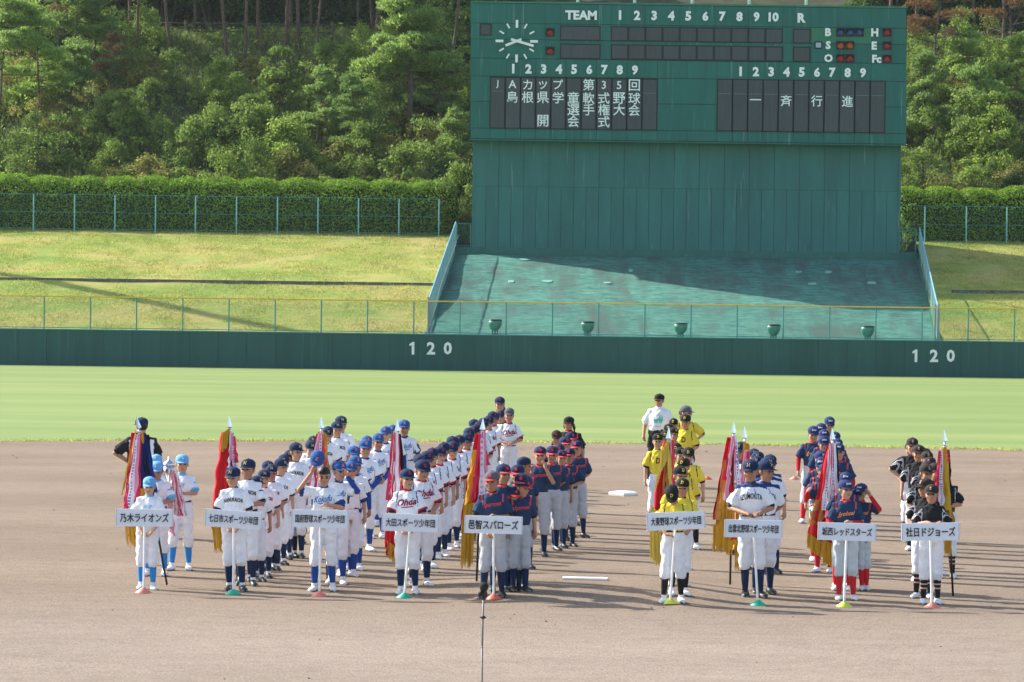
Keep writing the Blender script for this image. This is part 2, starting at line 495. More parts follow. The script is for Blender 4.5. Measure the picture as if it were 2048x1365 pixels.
WALL_Y = 143.0
cx, cy, rr = 3.5, 40.5, 41.0
V, Fc = [], []
N = 700
radial = [0, 0.05, 0.4, 2, 6, 12]
for i in range(N + 1):
    a = math.pi * (0.02 + 0.96 * i / N)
    jit = 0.30 * noise.noise((i * 0.13, 0, 3.3)) + 0.16 * noise.noise((i * 0.9, 1, 3.3))
    dx, dy = math.cos(a), math.sin(a)
    tmax = (WALL_Y - 0.02 - cy - rr * dy) / dy if dy > 0.05 else 2000
    for k, q in enumerate([0, 0.012, 0.06, 0.2, 0.5, 1.0]):
        t_ = rr + (jit if q == 0 else jit * (1 - q)) + q * min(tmax, 400)
        x, y = cx + dx * t_, cy + dy * t_
        V.append((max(-300, min(300, x)), y, (0.003 if k == 0 else 0.03)))
for i in range(N):
    for k in range(5):
        a = i * 6 + k
        Fc.append((a, a + 1, a + 7, a + 6))
setp(link('outfield_grass', mesh_np('outfield_grass', V, Fc, [M['turf']], False)), kind='structure')

pts = []
for _ in range(9000):
    a = random.uniform(math.pi * .25, math.pi * .75); t_ = rr + random.gauss(0.05, 0.22)
    pts.append((cx + math.cos(a) * t_, cy + math.sin(a) * t_, 0.004))
EDGE_TUFTS = pts
# clods and heel marks scattered over the dirt
V, Fc = [], []
for _ in range(1500):
    x = random.uniform(-11, 12); y = random.choice([random.uniform(29, 42), random.uniform(38, 60), random.uniform(60, 80)])
    if noise.noise((x * .35, y * .25, 8)) < random.uniform(-.5, .5): continue
    s_ = random.uniform(.003, .007) + .012 * random.random() ** 4 * (1 + (y - 30) / 40); b = len(V); z = ground_z(x, y)
    for k in range(5):
        a = 6.283 * k / 5 + x; V.append((x + math.cos(a) * s_ * random.uniform(.7, 1.8), y + math.sin(a) * s_, z - .004))
    V.append((x, y, z + s_ * random.uniform(.5, 1.0)))
    Fc += [(b + k, b + (k + 1) % 5, b + 5) for k in range(5)]
setp(link('gravel', mesh_np('gravel', V, Fc, [plain('dark clod', (0.12, 0.095, 0.075), 0.95, var=.4)])), 'small dark clods and heel marks scattered over the infield dirt', 'gravel', kind='stuff')

# ------------------------------------------------------------------ banks
CRV = [(WALL_Y + 0.30, 1.42), (WALL_Y + 1.2, 1.60), (149.7, 3.50), (150.1, 3.60), (157.5, 5.30), (159.0, 5.66), (160.5, 5.80), (163.5, 5.95)]
def prof(y, tab):
    if y <= tab[0][0]: return tab[0][1]
    for (a, za), (b, zb) in zip(tab, tab[1:]):
        if y <= b: return za + (zb - za) * (y - a) / (b - a)
    return tab[-1][1]
HILL = [(162.0, 5.9), (166, 6.9), (176, 10.8), (186, 14.9), (190, 16.4), (195, 16.9), (201, 18.2), (215, 25.0), (240, 36.0), (280, 50)]
def bank_z(x, y): return prof(y, CRV) + 0.05 * noise.noise((x * 0.35, y * 0.35, 5))
def hill_z(x, y):
    return prof(y, HILL) + (0.55 * noise.noise((x * 0.12, y * 0.12, 9)) + 0.25 * noise.noise((x * 0.5, y * 0.5, 2))) * min(1, max(0, (y - 163) / 4))
def axis_x(x0, y): return x0 + 0.060 * (y - 143.5)        # the green slope runs along the field's axis
SL, SR = -3.45, 17.45
def bank(name, side):
    ys_ = [p[0] for p in CRV[:2]] + list(np.arange(145, 163.6, 0.5))
    V, Fc = [], []
    n = 90
    for y in ys_:
        for i in range(n + 1):
            if side < 0: x = -60 + (axis_x(SL, y) + 60) * i / n
            else: x = axis_x(SR, y) + (70 - axis_x(SR, y)) * i / n
            V.append((x, y, bank_z(x, y)))
    for j in range(len(ys_) - 1):
        for i in range(n):
            a = j * (n + 1) + i
            Fc.append((a, a + 1, a + n + 2, a + n + 1))
    return setp(link(name, mesh_np(name, V, Fc, [M['bank']], True)), kind='structure')
bank('grass_bank', -1); bank('grass_bank', 1)
# flat ground behind the scoreboard
setp(MB().box(-2.4, 19.4, 158.6, 163.6, 4.7, 5.15).obj('path', plain('weedy ground', (0.09, 0.13, 0.045), 0.95, var=.4, scale=6)), kind='structure')

# grass blades over the banks
def blades(name, mat, pts, h, w, lean=0.35, n=1):
    P = np.asarray(pts); k = len(P)
    ang = rng.uniform(0, math.pi, k); hh = h * rng.uniform(0.5, 1.3, k)
    d = np.stack([np.cos(ang), np.sin(ang), np.zeros(k)], 1) * (w * rng.uniform(0.6, 1.3, k))[:, None]
    ln = np.stack([rng.normal(0, lean, k), rng.normal(0, lean, k), np.ones(k)], 1) * hh[:, None]
    V = np.concatenate([P - d, P + d, P + ln], 1).reshape(-1, 3)
    Fc = np.arange(3 * k).reshape(-1, 3)
    return link(name, mesh_np(name, V, Fc, [mat]))
setp(blades('edge_grass', M['grass_bank'], EDGE_TUFTS, 0.045, 0.02), 'ragged grass tufts along the edge of the infield dirt', 'grass', kind='stuff')
pts = []
for _ in range(150000):
    y = random.uniform(143.6, 160.5)
    if 149.65 < y < 150.12: continue
    x = random.uniform(-26, axis_x(SL, y) - 0.05) if random.random() < 0.66 else random.uniform(axis_x(SR, y) + 0.05, 29)
    if noise.noise((x * 0.6, y * 0.6, 1)) < random.uniform(-0.5, 0.3): continue
    pts.append((x, y, bank_z(x, y)))
setp(blades('grass', M['grass_bank'], pts, 0.075, 0.016), 'short dry and green grass covering the banks behind the outfield wall', 'grass', kind='stuff')

# concrete gutters half way up the banks
for side in (-1, 1):
    mb = MB()
    x0, x1 = (-60, axis_x(SL, 149.8) - 0.3) if side < 0 else (axis_x(SR, 149.8) + 1.0, 70)
    n = 60
    for i in range(n):
        a, b = x0 + (x1 - x0) * i / n, x0 + (x1 - x0) * (i + 1) / n - 0.02
        mb.box(a, b, 149.66, 149.85, 3.42, 3.60)
    o = mb.obj('gutter', M['concrete'])
    setp(o, 'grey concrete gutter edge across the grass bank %s of the green slope' % ('left' if side < 0 else 'right'), 'gutter')

# ------------------------------------------------------------------ green slope
ysl = np.arange(143.3, 157.61, 0.35)
V, Fc = [], []
n = 70
ZS = [(143.3, 1.42), (157.6, 4.955)]
def slope_z(y): return prof(y, ZS)
for y in ysl:
    for i in range(n + 1):
        u = i / n
        x = axis_x(SL, y) * (1 - u) + axis_x(SR, y) * u
        V.append((x, y, slope_z(y) + 0.035 * noise.noise((x * 0.8, y * 1.3, 1)) + 0.02 * noise.noise((x * 3, y * 5, 1))))
for j in range(len(ysl) - 1):
    for i in range(n):
        a = j * (n + 1) + i
        Fc.append((a, a + 1, a + n + 2, a + n + 1))
setp(link('slope', mesh_np('slope', V, Fc, [M['slope']], True)), kind='structure')
# pale rags lying on it
rag_px = [(1048, 521), (1022, 565), (1095, 565), (1215, 568), (1262, 543), (1597, 546), (1657, 546), (1626, 570), (1744, 568)]
for (px, py) in rag_px:
    d = 143.5
    while d < 158 and at(px, py, d).z > slope_z(d): d += 0.05
    p = at(px, py, d)
    V = []
    w, h = random.uniform(0.10, 0.30), random.uniform(0.10, 0.22)
    for k in range(9):
        a = 2 * math.pi * k / 9; q = random.uniform(0.7, 1.1)
        V.append((math.cos(a) * w * q, math.sin(a) * h * q, 0.25 * math.sin(a) * h + 0.05))
    V += [(v[0], v[1], v[2] - 0.04) for v in V]
    Fc = [tuple(range(9))] + [(k, 9 + k, 9 + (k + 1) % 9, (k + 1) % 9) for k in range(9)]
    o = mesh_np('patch', V, Fc, [M['patch'] if 'patch' in M else M.setdefault('patch', plain('pale patch', (0.19, 0.40, 0.33), 0.8))])
    setp(link('concrete_patch', o, None, (p.x, p.y, slope_z(p.y))), 'small pale patch of worn-off paint on the green slope', 'patch', 'pale patches on the green slope')

# ------------------------------------------------------------------ outfield wall
wall = empty('outfield_wall', (7, WALL_Y, 0))
setp(wall, 'long low dark green padded outfield wall with the distance 120 painted twice', 'wall')
zt = at(1024, 672, WALL_Y).z
pw = 1.172
pm = MB().box(-pw / 2 + 0.004, pw / 2 - 0.004, 0, 0.10, 0.02, zt).mesh('panel', [M['wall']])
bk = MB().box(-75, 75, 0.10, 0.26, 0, zt - 0.02)
bk.obj('backing', M['joint'], wall)
cp = MB().box(-75, 75, -0.02, 0.28, zt + 0.002, zt + 0.04).obj('cap_rail', M['post_green'], wall)
MB().box(-75, 75, -0.01, 0.098, 0.0, 0.018).obj('base_strip', plain('rusty base', (0.10, 0.07, 0.055), 0.9), wall)
for i in range(-40, 40):
    link('panel', pm, wall, (i * pw + 0.3, 0, 0))
for (px, py) in ((862, 697), (1868, 712)):
    for k, ch in enumerate('120'):
        p = at(px + (k - 1) * (33.5 if k else 36), py, WALL_Y - 0.02)
        if ch == '1':
            mb1 = MB(); w1 = .055
            sh1 = [(-w1, -.26), (w1, -.26), (w1, .26), (-.02, .26), (-.15, .17), (-.15, .085), (-w1, .13)]
            n1 = len(sh1)
            mb1.add([(x, -.006, z) for x, z in sh1] + [(x, .006, z) for x, z in sh1], [tuple(range(n1)), tuple(range(2 * n1 - 1, n1 - 1, -1))] + [(q, n1 + q, n1 + (q + 1) % n1, (q + 1) % n1) for q in range(n1)])
            mb1.obj('number', M['white'], wall, loc=(p.x - 7, -0.015, p.z)); continue
        o = text_obj('number', ch, (p.x - 7, -0.015, p.z), M['white'], wall, height=0.52, offset=0.035, extrude=0.006)

# ------------------------------------------------------------------ chain-link helper
def chain(mb, o, ux, uz, W, H, s, r=0.0016, yn=Vector((0, 1, 0)), mi=0):
    """diamond wires over a W x H panel spanned by ux, uz from o"""
    n = int((W + H) / s)
    for sg in (1, -1):
        for i in range(n + 1):
            t = i * s
            if sg > 0:
                a = (t - H, 0) if t > H else (0, H - t)      # going up-right
                b = (t, H) if t < W else (W, H - (t - W))
            else:
                a = (t - H, H) if t > H else (0, t)
                b = (t, 0) if t < W else (W, t - W)
            A = o + ux * a[0] + uz * a[1]; B = o + ux * b[0] + uz * b[1]
            dv = (B - A)
            if dv.length < 1e-3: continue
            sd = dv.normalized().cross(yn) * r
            nn = yn * r
            V = [A - sd - nn, A + sd - nn, A + nn * 1.2, B - sd - nn, B + sd - nn, B + nn * 1.2]
            mb.add(V, [(0, 1, 4, 3), (1, 2, 5, 4), (2, 0, 3, 5)], mi)

X, Y, Z = Vector((1, 0, 0)), Vector((0, 1, 0)), Vector((0, 0, 1))
# fence on the outfield wall
fy = WALL_Y + 0.14
f = empty('outfield_fence', (7, fy, zt))
setp(f, 'low chain-link fence with a yellow top rail standing on the outfield wall', 'fence')
ft = at(1024, 605, fy).z - zt
post = MB().tube([(0, 0, 0.04), (0, 0, ft)], 0.030, 8).mesh('post', [M['post_green']])
posts_px = [-4 + 92.4 * i for i in range(-3, 26)]
for px in posts_px:
    p = at(px, 630 + (px - 1024) * 0.0131, fy)
    link('post', post, f, (p.x - 7, 0, 0))
x0, x1 = at(-300, 600, fy).x - 7, at(2320, 600, fy).x - 7
MB().tube([(x0, 0, ft), (x1, 0, ft)], 0.032, 6).obj('top_rail', M['rail_yellow'], f)
MB().tube([(x0, 0.0, 0.09), (x1, 0.0, 0.09)], 0.018, 6).obj('bottom_rail', M['post_green'], f)
mb = MB(); chain(mb, Vector((x0, 0.035, 0.08)), X, Z, x1 - x0, ft - 0.08, 0.075, 0.0022)
setp(mb.obj('mesh', M['wire'], f), kind='stuff')

# bowl floodlights behind that fence
for i, (px, py) in enumerate([(990, 655), (1175, 659), (1361, 662), (1547, 665), (1735, 668)]):
    p = at(px, py + 11, fy + 0.28)
    o = empty('floodlight', (p.x, p.y, p.z - 0.07)); o.scale = (1.04, 1.04, 1.4)
    ords = ['leftmost', 'second from the left', 'middle', 'second from the right', 'rightmost'][i]
    setp(o, '%s of the five green bowl floodlights behind the wall-top fence' % ords, 'floodlight', 'bowl floodlights behind the outfield wall')
    sh = [(0, 0, 0.11, 0.05, 0.05), (0, 0, 0.13, 0.13, 0.13), (0, 0, 0.17, 0.19, 0.19), (0, 0, 0.24, 0.245, 0.245), (0, 0, 0.32, 0.272, 0.272), (0, 0, 0.40, 0.274, 0.274)]
    MB().rings(sh, 24).obj('bowl', M['bowl'] if 'bowl' in M else M.setdefault('bowl', plain('bowl green', (0.05, 0.22, 0.17), 0.35)), o, True)
    MB().rings([(0, 0, 0.402, 0.272, 0.272), (0, 0, 0.43, 0.272, 0.272), (0, 0, 0.445, 0.22, 0.22)], 24).obj('rim', M['cell_frame'], o, True)
    MB().rings([(0, 0, 0.0, 0.075, 0.075), (0, 0, 0.03, 0.075, 0.075), (0, 0, 0.05, 0.04, 0.04), (0, 0, 0.13, 0.045, 0.045)], 16).obj('socket', M['bowl'], o, True)
    mbx = MB(); mbx.box(-0.12, -0.08, -0.03, 0.03, -0.25, 0.25); mbx.box(0.08, 0.12, -0.03, 0.03, -0.25, 0.25); mbx.box(-0.12, 0.12, -0.03, 0.03, -0.3, -0.25)
    mbx.obj('bracket', M['joint'], o)

# ------------------------------------------------------------------ side fences of the slope
def side_fence(xa, side):
    y0, y1 = 143.7, 157.8
    H = 1.40
    o = empty('slope_fence', (axis_x(xa, y0), y0, slope_z(y0)))
    setp(o, 'blue-railed chain-link fence climbing the %s edge of the green slope' % ('left' if side < 0 else 'right'), 'fence', 'fences along the green slope')
    P = lambda y, h: Vector((axis_x(xa, y) - axis_x(xa, y0), y - y0, slope_z(y) - slope_z(y0) + h))
    MB().tube([P(y0, H), P(y1, H)], 0.028, 6).obj('top_rail', M['rail_pale'] if 'rail_pale' in M else M.setdefault('rail_pale', plain('pale blue rail', (0.20, 0.45, 0.55), 0.4)), o)
    MB().tube([P(y0, 0.08), P(y1, 0.08)], 0.02, 6).obj('bottom_rail', M['post_green'], o)
    for k in range(8):
        y = y0 + (y1 - y0) * k / 7
        MB().tube([P(y, 0), P(y, H)], 0.026, 6).obj('post', M['rail_blue'], o)
    mb = MB()
    A, B = P(y0, 0.08), P(y1, 0.08)
    ux = (B - A); L = ux.length; ux.normalize()
    chain(mb, A, ux, Z, L, H - 0.08, 0.08, 0.0022, yn=Vector((1, 0, 0)))
    setp(mb.obj('mesh', M['wire_pale'], o), kind='stuff')
    mb = MB().tube([(0, -0.25, -0.1), (0, -0.25, 1.5)], 0.05, 8)
    mb.tube([(0.14 * -side, -0.25, -0.1), (0.14 * -side, -0.25, 1.5)], 0.04, 8)
    mb.obj('end_post', M['steel'], o)
    # sloping kerb under the fence
    V = []
    for y in (y0 - 0.2, y1):
        for (dx, dz) in ((-0.12, -0.3), (0.12, -0.3), (0.12, 0.07), (-0.12, 0.07)):
            p = P(y, dz); V.append((p.x + dx, p.y, p.z))
    MB().add(V, [(0, 1, 2, 3), (4, 7, 6, 5), (0, 4, 5, 1), (1, 5, 6, 2), (2, 6, 7, 3), (3, 7, 4, 0)]).obj('kerb', M['kerb_green'], o)
side_fence(SL - 0.02, -1); side_fence(SR + 0.05, 1)
# little gates between those fences and the scoreboard house
def small_gate(pxa, pxb, pya, pyb, side):
    A, B = at(pxa, pyb, 158.2), at(pxb, pya, 158.2)
    o = empty('gate', ((A.x + B.x) / 2, 158.2, A.z))
    setp(o, 'small chain-link gate %s of the dark green scoreboard house' % ('just left' if side < 0 else 'just right'), 'gate')
    w, h = abs(B.x - A.x) / 2, B.z - A.z
    mb = MB()
    for s_ in (-1, 1): mb.tube([(s_ * w, 0, 0), (s_ * w, 0, h)], 0.03, 6)
    for z in (0.04, h - 0.02): mb.tube([(-w, 0, z), (w, 0, z)], 0.022, 6)
    mb.obj('frame', M['post_green'], o)
    mb = MB(); chain(mb, Vector((-w, 0.02, 0.03)), X, Z, 2 * w, h - 0.05, 0.09, 0.003)
    setp(mb.obj('mesh', M['wire'], o), kind='stuff')
small_gate(913, 942, 447, 494, -1); small_gate(1803, 1832, 457, 507, 1)

# ------------------------------------------------------------------ back fence before the hedge
def back_fence(pxs, side, py_t, py_b):
    d = 159.6
    ref = at(pxs[0], 0, d)
    za = at(1024, py_b, d).z
    o = empty('back_fence', (at(pxs[0], 400, d).x, d, za - 0.02))
    setp(o, 'teal wire fence in front of the clipped hedge, %s of the scoreboard' % ('left' if side < 0 else 'right'), 'fence', 'fences before the hedges')
    H = at(1024, py_t, d).z - za
    pm = MB().tube([(0, 0, -0.1), (0, 0, H)], 0.030, 8).mesh('post', [M['rail_blue']])
    xs_ = [at(p, 430, d).x - o.location.x for p in pxs]
    for x in xs_: link('post', pm, o, (x, 0, 0))
    a, b = min(xs_), max(xs_)
    for z, r in ((H, 0.014), (H * 0.5, 0.010), (0.06, 0.014)):
        MB().tube([(a, -0.01, z), (b, -0.01, z)], r, 6).obj('rail', M['rail_teal'], o)
    mb = MB()
    for i in range(int((b - a) / 0.15)): mb.box(a + i * 0.15, a + i * 0.15 + 0.004, 0.02, 0.024, 0.05, H)
    for j in range(1, 11): mb.box(a, b, 0.027, 0.032, 0.06 + j * H / 11, 0.064 + j * H / 11)
    setp(mb.obj('mesh', M['wire'], o), kind='stuff')
back_fence([-176, -95, -14, 67, 149, 230, 311, 391, 473, 555, 636, 717, 798, 878], -1, 400, 471)
back_fence([1769 + 0, 1850, 1933, 2014, 2096, 2178, 2260], 1, 400.5, 474)

# ------------------------------------------------------------------ scoreboard
BD = 157.0
sb = empty('scoreboard', (at(1376, 500, BD + 1).x, BD, 5.0))
OX, OZ = sb.location.x, 5.0
setp(sb, 'huge dark green baseball scoreboard with clock, score windows and white Japanese lettering', 'scoreboard')
def L(px, py, d=BD):
    p = at(px, py, d); return p.x - OX, p.z - OZ
K = BD / F
roll_k = math.tan(ROLL)
def ry(px, py): return py + (px - 1376) * roll_k          # keeps rows level: py given at the board's middle
x0, zb = L(938, ry(938, 284)); x1, ztop = L(1815, ry(1815, 10.5))
house = MB().box(x0 + 0.02, x1 - 0.02, 0.0, 2.6, zb, ztop - 0.02); house.obj('body', M['joint'], sb)
MB().box(x0, x1, -0.05, 2.62, ztop - 0.018, ztop + 0.06).obj('top_rail', M['board_light'], sb)
MB().box(x0, x1, -0.045, 0.1, zb - 0.06, zb - 0.002).obj('bottom_rail', M['board'], sb)
rows = [12.0, 52, 84, 122, 158, 209, 262, 283]
c_top = [941, 1013, 1090, 1121, 1189, 1223, 1291, 1360, 1429, 1497, 1566, 1622, 1675, 1743, 1812.5]
c_mid = [941, 960, 1013, 1090, 1121, 1223, 1291, 1360, 1429, 1497, 1566, 1622, 1675, 1743, 1782, 1812.5]
c_low = [941, 980] + [980 + 30.4 * i for i in range(1, 12)] + [1374, 1434] + [1434 + 30.55 * i for i in range(1, 12)] + [1812.5]
for r in range(7):
    cs = c_top if r == 0 else (c_mid if r in (1, 2) else c_low)
    if r in (3,): cs = [941, 1013, 1072, 1132, 1193, 1254, 1315, 1374, 1434, 1497, 1558, 1620, 1681, 1742, 1812.5]
    for a, b in zip(cs, cs[1:]):
        if r in (4, 5) and (980 <= a < 1314 or 1434 <= a < 1769): continue
        xa, za = L(a, ry(a, rows[r])); xb, zb_ = L(b, ry(b, rows[r + 1]))
        mt = M['board_light'] if (r in (1, 2) and 1622 <= a < 1743 and r == 1) else M['board']
        MB().box(xa + 0.012, xb - 0.012, -0.035, -0.002, zb_ + 0.012, za - 0.012).obj('panel', mt, sb)
def cell(ax, bx, ay, by, divider=None):
    xa, za = L(ax, ry(ax, ay)); xb, zb_ = L(bx, ry(bx, by))
    fr = MB().box(xa, xb, -0.075, -0.036, zb_, za).obj('display', M['cell_frame'], sb)
    m_ = 0.055
    MB().box(xa + m_, xb - m_, -0.082, -0.0755, zb_ + m_, za - m_).obj('screen', M['cell'], fr)
    if divider:
        _, zd = L(ax, ry(ax, divider))
        MB().box(xa + m_ + .03, xb - m_ - .03, -0.088, -0.0825, zd - 0.012, zd + 0.012).obj('divider', M['cell_line'], fr)
for (a, b) in ((55, 85), (91, 121.5)):
    cell(1120, 1201, a, b); 
    for i in range(10): cell(1222 + 34.3 * i, 1222 + 34.3 * (i + 1), a, b)
    cell(1586, 1620.5, a, b)
for i in range(11): cell(980 + 30.4 * i, 980 + 30.4 * (i + 1), 159, 263, 188 if i in (0, 10) else None)
for i in range(11): cell(1434 + 30.55 * i, 1434 + 30.55 * (i + 1), 157, 262.5, 187)
cell(960, 983, 53, 77); cell(1629, 1644, 80, 95)
xx, zz = L(1636.5, ry(1636.5, 87.5)); MB().cbox((xx, -0.09, zz), 0.24, 0.01, 0.22).obj('photocell', plain('pale glass', (0.35, 0.42, 0.47), 0.2), sb)
def sbt(ch, px, py, h, off=0.03, mat='white', name='lettering', w=None, sh=0):
    x, z = L(px, py)
    return text_obj(name, ch, (x, -0.10, z), M[mat], sb, height=h, width=w, offset=off, extrude=0.012, shear=sh)
sbt('TEAM', 1162, 31, 0.42, 0.045, w=1.42)
for i in range(10): sbt(str(i + 1), 1240 + 34.1 * i, 31 + 0.42 * i, 0.43, 0.05)
sbt('R', 1603, 36.5, 0.43, 0.05)
for i in range(9): sbt(str(i + 1), 1026.5 + 30.4 * i, 138 + 0.35 * i, 0.43, 0.05)
for i in range(9): sbt(str(i + 1), 1481 + 30.55 * i, 143.5 + 0.35 * i, 0.43, 0.05)
for ch, px, py in (('B', 1656, 65), ('S', 1656, 91), ('O', 1656.5, 117), ('H', 1749, 65.5), ('E', 1748, 92), ('Fc', 1753, 118.5)): sbt(ch, px, py, 0.37, 0.05)
led = [('J', 0, 169), ('A', 1, 169), ('島', 1, 194.5), ('カ', 2, 170), ('根', 2, 195), ('ッ', 3, 171), ('県', 3, 195.5), ('開', 3, 242), ('プ', 4, 169.5), ('学', 4, 196),
       ('童', 5, 196), ('選', 5, 220), ('会', 5, 243), ('第', 6, 170), ('軟', 6, 197), ('手', 6, 220), ('3', 7, 170.5), ('式', 7, 197), ('権', 7, 220), ('式', 7, 244),
       ('5', 8, 171), ('野', 8, 197), ('大', 8, 220), ('回', 9, 171), ('球', 9, 197.5), ('会', 9, 221)]
for ch, c, py in led:
    small = ch in 'JA35ッ'
    sbt(ch, 994.5 + 30.45 * c, py, 0.36 if small else (0.44 if ch in 'カプ' else 0.52), 0.009, 'led', 'lettering')
for ch, px, py in (('一', 1510.5, 200), ('斉', 1572, 202), ('行', 1633, 202.5), ('進', 1694.5, 203.5)):
    o = sbt(ch, px, py, 0.05 if ch == '一' else 0.50, 0.009, 'led', 'lettering', w=0.50)
def lamp(px, py, mat):
    x, z = L(px, py)
    h = MB().box(x - 0.20, x + 0.20, -0.10, -0.036, z - 0.19, z + 0.19).obj('lamp_housing', M['cell_frame'], sb)
    mb = MB()
    mb.ellipsoid((x, -0.10, z), (0.155, 0.07, 0.155), 16, 8)
    mb.obj('lens', M[mat], h, True)
    V, Fc = [], []
    for k in range(13):
        a = math.pi * (k / 12)
        for (r, yy) in ((0.165, -0.10), (0.165, -0.24), (0.180, -0.24), (0.180, -0.10)):
            V.append((x + r * math.cos(a), yy, z + r * math.sin(a)))
    for k in range(12):
        for j in range(4):
            Fc.append((k * 4 + j, k * 4 + (j + 1) % 4, (k + 1) * 4 + (j + 1) % 4, (k + 1) * 4 + j))
    MB().add(V, Fc).obj('hood', M['cell_frame'], h)
for px in (1681, 1700, 1718.5): lamp(px, 65.3, 'lamp_blue')
for px in (1681, 1699.5): lamp(px, 91.5, 'lamp_orange'); lamp(px, 117.5, 'lamp_red')
for py in (65.5, 92.3, 118.8): lamp(1773.6, py, 'lamp_red')
lamp(1100.3, 65.5, 'lamp_red'); lamp(1100.3, 102.5, 'lamp_red')
# clock
ck = link('clock', None, sb, (0, 0, 0))
ccx, ccz = L(1033.5, 83)
for h in range(12):
    a = math.pi / 6 * h
    big = h % 3 == 0
    r, ln, w = (34.5 * K, 15.5 * K, 0.115) if big else (34 * K, 10.5 * K, 0.07)
    if not big: r = 34.8 * K
    mb = MB().cbox((0, 0, 0), w, 0.05, ln)
    o = mb.obj('hour_mark', M['white'], ck, loc=(ccx + math.sin(a) * r, -0.07, ccz + math.cos(a) * r)); o.rotation_euler = (0, a, 0)
for (ln, tail, ang, w, yy) in ((35 * K, 12 * K, 105.5, 0.11, -0.20), (24 * K, 10 * K, 248.0, 0.11, -0.13)):
    o = MB().cbox((0, 0, (ln - tail) / 2), w, 0.03, ln + tail).obj('clock_hand', M['white'], ck, loc=(ccx, yy, ccz)); o.rotation_euler = (0, rad(ang), 0)
# flagpoles on the roof
for i, px in enumerate((1156, 1270, 1385.5, 1499.5, 1614)):
    x, z = L(px, ry(px, 10))
    o = MB().tube([(0, 0, 0), (0, 0, 5.5)], [0.075, 0.055], 10).obj('flagpole', M['white'], None, True)
    o.location = (x + OX, BD + 0.4, ztop + 5.0 + 0.05)
    ords = ['leftmost', 'second from the left', 'middle', 'second from the right', 'rightmost'][i]
    setp(o, '%s of the five bare white flagpoles on top of the scoreboard' % ords, 'flagpole', 'flagpoles on the scoreboard')
# lower house
hx0, hz0 = L(945.5, ry(945, 503.0), BD + 0.7); hx1, hz1 = L(1800.5, ry(1800, 284), BD + 0.7)
MB().box(hx0 + 0.02, hx1 - 0.02, 0.74, 2.6, hz0 - 0.1, zb + 0.3).obj('support_wall', M['joint'], sb)
_, zj = L(1376, 378, BD + 0.7)
ncol = 34
for i in range(ncol):
    a = hx0 + (hx1 - hx0) * i / ncol; b = hx0 + (hx1 - hx0) * (i + 1) / ncol
    MB().box(a + 0.008, b - 0.008, 0.70, 0.738, hz0, zj - 0.006).obj('cladding_panel', M['backing'], sb)
for i in range(17):
    a = hx0 + (hx1 - hx0) * i / 17; b = hx0 + (hx1 - hx0) * (i + 1) / 17
    MB().box(a + 0.008, b - 0.008, 0.70, 0.738, zj + 0.006, zb - 0.05).obj('cladding_panel', M['backing'], sb)
for s_, xx in ((-1, hx0), (1, hx1)): MB().box(xx - 0.05, xx + 0.05, 0.66, 0.70, hz0, zb - 0.05).obj('corner_trim', M['backing'], sb)
# kerb at the foot
ka, kb = at(906, 505, 157.6).x, at(1836, 516, 157.6).x
o = MB().box(ka, kb, 157.56, 157.99, 4.6, at(1376, 500.5, 157.6).z).obj('kerb', M['kerb_green']); setp(o, kind='structure')

# light mast that stands left of the picture and throws its shadow over the bank
mast = empty('light_mast', (-34.5, 157.0, 5.2))
setp(mast, 'tall grey steel floodlight mast on the left bank outside the picture', 'light mast')
MB().tube([(0, 0, 0), (0, 0, 24)], [0.32, 0.22], 14).obj('pole', M['steel'], mast, True)

# ------------------------------------------------------------------ foliage makers
def leaves_mesh(name, C, Nrm, size, mat, asp=0.55, jitter=0.6, extra=None, mats=None):
    """one pointed leaf quad per centre, roughly facing Nrm"""
    C = np.asarray(C); k = len(C)
    nn = Nrm + rng.normal(0, jitter, (k, 3)); nn /= np.linalg.norm(nn, axis=1)[:, None] + 1e-9
    t = np.cross(nn, rng.normal(0, 1, (k, 3))); t /= np.linalg.norm(t, axis=1)[:, None] + 1e-9
    b = np.cross(nn, t)
    s = (size * rng.uniform(0.6, 1.35, k))[:, None]
    V = np.stack([C - t * s, C + b * s * asp, C + t * s, C - b * s * asp], 1).reshape(-1, 3)
    Fc = np.arange(4 * k).reshape(-1, 4)
    return mesh_np(name, V, Fc, [mat])

def blob_points(blobs, n, shell=0.55):
    """points in a set of ellipsoids (cx,cy,cz,rx,ry,rz), mostly near their surface; returns centres, outward normals"""
    B = np.array(blobs); w = (B[:, 3] * B[:, 4] * B[:, 5]) ** 0.66; w /= w.sum()
    idx = rng.choice(len(B), n, p=w)
    d = rng.normal(0, 1, (n, 3)); d /= np.linalg.norm(d, axis=1)[:, None]
    d[:, 2] = np.where(d[:, 2] < -0.5, -d[:, 2] * 0.6, d[:, 2])
    r = shell + (1 - shell) * rng.uniform(0, 1, n) ** 0.5
    r *= 1 + 0.13 * np.sin(d[:, 0] * 7 + idx) * np.cos(d[:, 1] * 6 + idx * 2)
    C = B[idx, :3] + d * B[idx, 3:6] * r[:, None]
    nrm = d / B[idx, 3:6]; nrm /= np.linalg.norm(nrm, axis=1)[:, None]
    nrm[:, 2] += 0.35
    return C, nrm

